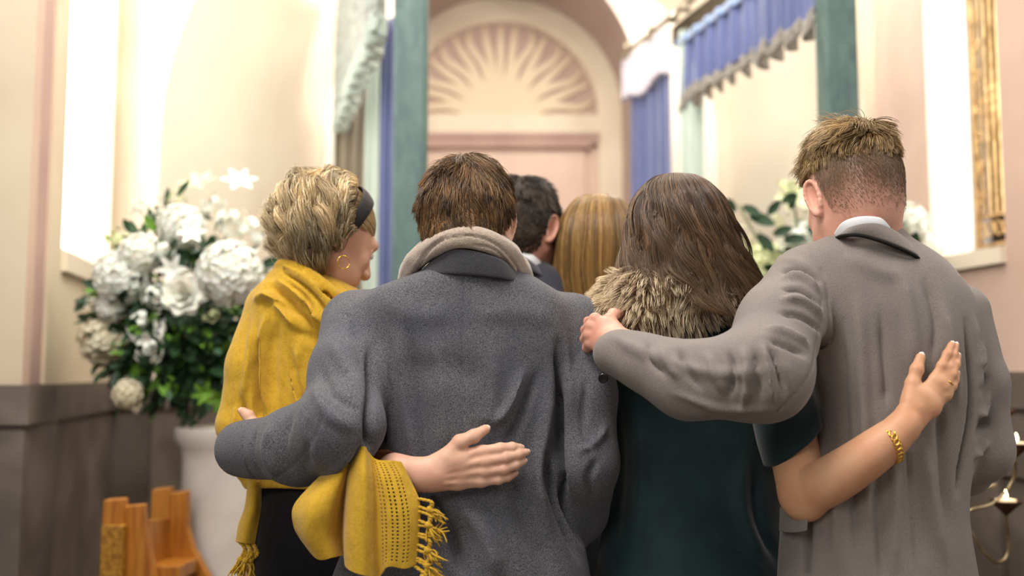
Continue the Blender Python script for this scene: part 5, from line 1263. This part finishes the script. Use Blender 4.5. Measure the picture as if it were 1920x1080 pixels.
# bracelet : flat curb links
mg = mat('gold', 'e8b850', rough=.22, metal=1)
c0 = P(1668, 831, 1.658); axd = P(1692, 806, 1.652)-P(1640, 845, 1.655); axd /= np.linalg.norm(axd); u = P(1680, 860, 1.655)-P(1657, 802, 1.655); u /= np.linalg.norm(u); w_ = np.array([0, 1., 0]); axd = np.cross(w_, u)
br = MB(); NB = 26
for k in range(NB):
    t = 2*math.pi*k/NB; c = c0+(u*math.cos(t)*.0330+w_*math.sin(t)*.0345); tg = (-u*math.sin(t)*.0330+w_*math.cos(t)*.0345); tg /= np.linalg.norm(tg); l1 = tg*.7+axd*.7
    ring = [c+.0058*(math.cos(s)*l1*.95+math.sin(s)*(axd*.75-tg*.45)*.8) for s in np.linspace(0, 6.28, 12)]; br.tube(ring, .0016, 6)
br.build('bracelet', mg, p5, True)
c = P(1779, 724, 1.664); dv = P(1786, 699, 1.664)-mc[2]; dv /= np.linalg.norm(dv); u = np.cross(dv, (0, 1, 0)); u /= np.linalg.norm(u); w_ = np.cross(dv, u); c = mc[2]*.6+P(1785, 702, 1.667)*.4
b = MB(); b.tube([c+.0100*(math.cos(t)*u+math.sin(t)*w_) for t in np.linspace(0, 6.28, 30)], .0014, 8); b.build('ring', mg, p5, True)
# fur collar
q = SDF((.08, 1.74, 1.30), (.56, 2.16, 1.60), .006)
q.chain(smooth_path(pp([(1205, 560, 2.12), (1146, 572, 2.03), (1142, 590, 1.93), (1175, 598, 1.875), (1235, 600, 1.862), (1312, 578, 1.866), (1372, 562, 1.885), (1408, 566, 1.93), (1400, 555, 2.04), (1340, 545, 2.12)]), 4), [.034]*20+[.029]*5+[.022]*20, .02)
q.chain(smooth_path(pp([(1170, 555, 1.95), (1215, 550, 1.885), (1270, 548, 1.872), (1330, 545, 1.885), (1375, 545, 1.95)]), 4), [.040]*60, .02)
V, F = q.mesh(); N = normals(V, F)
fv = np.where(N[:, 1] < .75)[0]; idx = RNG.choice(fv, 15000); p = V[idx]+RNG.normal(size=(15000, 3))*.0025; n = N[idx]
K = 7; d = n*.95+np.array([0, -.1, -.60])+np.stack([(p[:, 0]-P(1270, 600, 1.9)[0])*3.0, 0*p[:, 0], 0*p[:, 0]], 1)+np.stack([vnoise(p, 70, s) for s in (1, 2, 3)], 1)*.75+RNG.normal(size=(15000, 3))*.16
S = [p-n*.004]; q_ = p-n*.004; L = RNG.uniform(.022, .040, 15000)*np.interp(p[:, 0], [P(1290, 600, 1.87)[0], P(1350, 600, 1.87)[0]], [1, .65])
for k in range(1, K):
    d = d/np.linalg.norm(d, axis=1)[:, None]; q_ = q_+d*(L/(K-1))[:, None]; S.append(q_.copy()); d = d+np.array([0, 0, -.16])
S = np.stack(S, 1); G = RNG.integers(0, 15000, 900); g = np.empty(15000, int)
for a in range(0, 15000, 3000): g[a:a+3000] = G[((p[a:a+3000, None]-p[G][None])**2).sum(2).argmin(1)]
t = (np.linspace(0, 1, K)**1.2*.62)[None, :, None]; S = S*(1-t)+(S[g]+(p-p[g])[:, None]*.4)*t
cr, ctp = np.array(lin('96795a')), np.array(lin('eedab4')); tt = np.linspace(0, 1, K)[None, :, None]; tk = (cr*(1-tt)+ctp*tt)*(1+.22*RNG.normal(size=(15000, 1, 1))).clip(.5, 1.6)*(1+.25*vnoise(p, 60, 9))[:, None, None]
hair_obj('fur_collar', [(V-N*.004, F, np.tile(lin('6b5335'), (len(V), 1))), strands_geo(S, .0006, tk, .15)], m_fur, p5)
# long hair
def long_hair(H, rows, n, cols, wts, parent, wave=1, seed=1, K=26, r=.00062, cap='3a281c', span=125, lay=.013, clumps=170, bulk=1.0, streak=None, frizz=1, vlo=.82, vcap=.9):
    """rows: (py, xl, xr, yc, ry) outline of the fall of hair, crown first"""
    rg = np.random.default_rng(seed); A = np.array([(Zat(a[0], a[3]), P(a[1], a[0], a[3])[0], P(a[2], a[0], a[3])[0], a[3], a[4]) for a in rows])
    v_ = np.linspace(0, 1, len(A)); vv = np.linspace(0, 1, 200); I = np.stack([np.interp(vv, v_, A[:, c]) for c in range(5)], 1)
    for c in range(5):
        x_ = np.concatenate([np.full(7, I[0, c]), I[:, c], np.full(7, I[-1, c])]); I[:, c] = np.convolve(x_, np.ones(15)/15, 'valid')
    def surf(a, v, off):
        s = np.clip(v, 0, 1)*199; i = np.minimum(s.astype(int), 198); f = s-i; g_ = lambda c: I[i, c]*(1-f)+I[i+1, c]*f
        xc = (g_(1)+g_(2))/2; rx = (g_(2)-g_(1))/2+off; ry = g_(4)+off
        return np.stack([xc+rx*np.sin(a), g_(3)-ry*np.cos(a), g_(0)-np.maximum(0, v-1)*.12], -1)
    cid = rg.integers(0, clumps, n); ca = rg.uniform(-span, span, clumps); a0 = np.radians(ca[cid]+(dq := rg.normal(size=n)*5.5))
    v0 = rg.random(n)**2.2*.35; v1 = (rg.uniform(vlo, 1.06, clumps))[cid]-rg.random(n)**2*.12
    t = np.linspace(0, 1, K)[None]; v = v0[:, None]+(v1-v0)[:, None]*t
    ph = (rg.random(clumps)*6.28)[cid][:, None]; fr_ = rg.uniform(1.6, 2.8, clumps)[cid][:, None]; am = rg.uniform(.3, 1, clumps)[cid][:, None]
    a = a0[:, None]+wave*.13*am*np.clip(v*1.5-.25, 0, 1.2)*np.sin(fr_*v*6.28+ph)+.012*frizz*rg.normal(size=(n, 1))*v
    cl = np.clip(v-.35, 0, 1)*.55; a = a*(1-cl)+np.radians(ca[cid])[:, None]*cl
    off = (rg.random(clumps)[cid][:, None]*.9+.1)*lay*bulk*np.clip(v*2+.25, 0, 1)+wave*.006*am*np.clip(v*1.4-.2, 0, 1)*np.cos(fr_*v*6.28+ph)+rg.normal(size=(n, 1))*.0009*frizz+.0015-.0045*np.clip(np.abs(dq)[:, None]/8, 0, 1.5)**2*np.clip(v*3, .2, 1)*bulk
    S = surf(a, v, off)
    tn = tints(n, cols, wts, .14); tn = tn*(.55+.95*rg.random(clumps))[cid][:, None]
    tk = np.repeat(tn[:, None], K, 1)
    if streak is not None: tk = tk*(1-np.clip(v-.35, 0, 1)[..., None]*.9)+np.array(lin(streak))*np.clip(v-.35, 0, 1)[..., None]*.9
    nu, nv = 90, 70; aa, v2 = np.meshgrid(np.radians(np.linspace(-span-10, span+10, nu)), np.linspace(0, vcap, nv)); cap_ = surf(aa, v2, -.003+0*aa).reshape(-1, 3)
    return hair_obj('hair', [strands_geo(S, r, tk), (cap_, grid_faces(nu, nv), np.tile(lin(cap), (nu*nv, 1)))], m_hair, parent)
long_hair(H5, [(327, 1258, 1272, 1.955, .004), (333, 1232, 1300, 1.955, .045), (350, 1212, 1322, 1.955, .082), (380, 1196, 1344, 1.955, .108), (420, 1186, 1362, 1.955, .122), (465, 1180, 1382, 1.95, .122), (510, 1172, 1402, 1.945, .118), (550, 1160, 1422, 1.935, .118), (598, 1162, 1440, 1.925, .128)],
          9000, ['3f2d21', '5c4533', '281b13', '8c6d4e'], [.34, .28, .2, .18], p5, 2.3, 41, cap='2c1e15', streak='8a6a48', vlo=.70, vcap=.60)

# ================================================================== MAN IN THE DARK SUIT, WOMAN WITH LONG LIGHT HAIR
m_suit = mat('suit_navy', '3a3c48', '2f313b', 220, .8, .25, 400, sheen=.25); m_dk = mat('coat_dark', '24242a', '1c1c20', 200, .9, .2)
Y3 = 2.42
rows3 = [R_(478, 930, 1000, Y3, .06), R_(500, 880, 1035, Y3, .085), R_(525, 830, 1080, Y3, .10), R_(555, 800, 1106, Y3, .115), R_(600, 790, 1114, Y3, .125), R_(700, 800, 1100, Y3, .125), R_(850, 805, 1090, Y3, .12), R_(1080, 800, 1100, Y3, .13), R_(1200, 795, 1105, Y3, .135)]
H3 = Head(P(985, 424, 2.42), yaw=-32, pitch=14); hg = H3.geo(P(968, 512, 2.42), .060)
base3 = (P(950, 800, Y3)[0], Y3, 0)
r3 = [P(1085, 590, 2.42), P(1090, 760, 2.40), P(1070, 880, 2.52)]; l3 = [P(820, 590, 2.42), P(812, 760, 2.40), P(835, 880, 2.52)]
p3 = body_mesh('dark-haired man in a navy suit standing in front of the group', base3, m_skinf, rows3, [(r3, [.05, .045, .03]), (l3, [.05, .045, .03])], [hg, generic_hand(r3[2], (0, .8, -.3), (1, 0, .3), 1), generic_hand(l3[2], (0, .8, -.3), (-1, 0, .3), -1)])
H3.eyes(p3); H3.brows(p3, ['2c2018']); legs(p3, base3, .86, .10, m_trs, m_shoe)
q = SDF((-.30, 2.20, .62), (.30, 2.70, 1.72), .008); q.loft(rows3, .02); q.chain(r3, [.068, .062, .048], .02); q.chain(l3, [.068, .062, .048], .02)
finish('suit_jacket', q, m_suit, p3, [([(1070, 535), (1092, 580), (1100, 640)], 2.4, -2, 0), ([(1040, 540), (1060, 600)], 10, 4), ([(1106, 575), (1095, 610), (1100, 640)], 6, -4)], 2.32, .0012, 23)
band('shirt_collar', pp([(930, 462, 2.35), (950, 460, 2.34), (975, 465, 2.335), (1000, 478, 2.345), (1020, 498, 2.37)]), pp([(930, 474, 2.34), (950, 473, 2.33), (973, 479, 2.325), (995, 491, 2.335), (1014, 508, 2.36)]), m_shirt, p3, .003, .002)
band('jacket_collar', pp([(925, 474, 2.34), (950, 472, 2.325), (974, 478, 2.32), (996, 491, 2.33), (1016, 509, 2.36)]), pp([(925, 494, 2.325), (950, 494, 2.312), (975, 499, 2.305), (1002, 511, 2.315), (1024, 524, 2.34)]), m_suit, p3, .005, .003)
p, n = scalp_on(H3, 9000); p = p+n*cap_thick(p, hairline, .004)[:, None]; L = np.where(p[:, 2] > .04, .030, .012)*(1+.2*RNG.normal(size=len(p))).clip(.5, 1.5)
S = comb(p, n, (0, -.35, 1), L, 7, .55, .35, .5, .1, seed=51)
hair_obj('hair', [cap_on(H3, '2a211b', lambda y: hairline(y)+.012, t=.004), strands_geo(to_world(H3, S), .0007, tints(len(p), ['3d3027', '4c3d31', '2a201a']))], m_hair, p3)

Y4 = 2.42
rows4 = [R_(540, 1085, 1150, Y4, .05), R_(570, 1040, 1195, Y4, .08), R_(610, 1010, 1230, Y4, .10), R_(700, 1010, 1230, Y4, .11), R_(850, 1015, 1225, Y4, .105), R_(1080, 1000, 1240, Y4, .12), R_(1300, 990, 1250, Y4, .13)]
H4 = Head(P(1118, 462, 2.42), yaw=3, pitch=6, k=.97, male=False); hg = H4.geo(P(1118, 555, 2.43), .045)
base4 = (P(1118, 800, Y4)[0], Y4, 0)
r4 = [P(1210, 620, 2.42), P(1222, 780, 2.42), P(1190, 900, 2.54)]; l4 = [P(1030, 620, 2.42), P(1018, 780, 2.42), P(1040, 900, 2.54)]
p4 = body_mesh('woman with long straight light brown hair beside the man in the navy suit', base4, m_skinw, rows4, [(r4, [.036, .034, .026]), (l4, [.036, .034, .026])], [hg, generic_hand(r4[2], (0, .8, -.3), (1, 0, .3), 1), generic_hand(l4[2], (0, .8, -.3), (-1, 0, .3), -1)], xw=.08)
H4.eyes(p4); H4.brows(p4, ['6b4a2c']); legs(p4, base4, .82, .08, m_trs, m_shoe, .07, trousers=False)
q = SDF((-.02, 2.20, .45), (.46, 2.66, 1.58), .009); q.loft(rows4, .02); q.chain(r4, [.052, .048, .04], .02); q.chain(l4, [.052, .048, .04], .02); V, F = q.mesh(); mk('coat', V, F, m_dk, p4)
long_hair(H4, [(364, 1112, 1124, 2.415, .004), (370, 1090, 1150, 2.415, .05), (385, 1074, 1168, 2.415, .085), (415, 1058, 1184, 2.415, .112), (455, 1050, 1192, 2.41, .122), (510, 1048, 1190, 2.405, .118), (560, 1056, 1182, 2.40, .118), (610, 1068, 1172, 2.40, .118), (660, 1076, 1166, 2.40, .118)],
          7000, ['8f6d3a', '745528', 'ae8b50', '5c4022'], [.34, .28, .2, .18], p4, .35, 61, K=14, r=.0008, cap='6b4a26', frizz=.6)
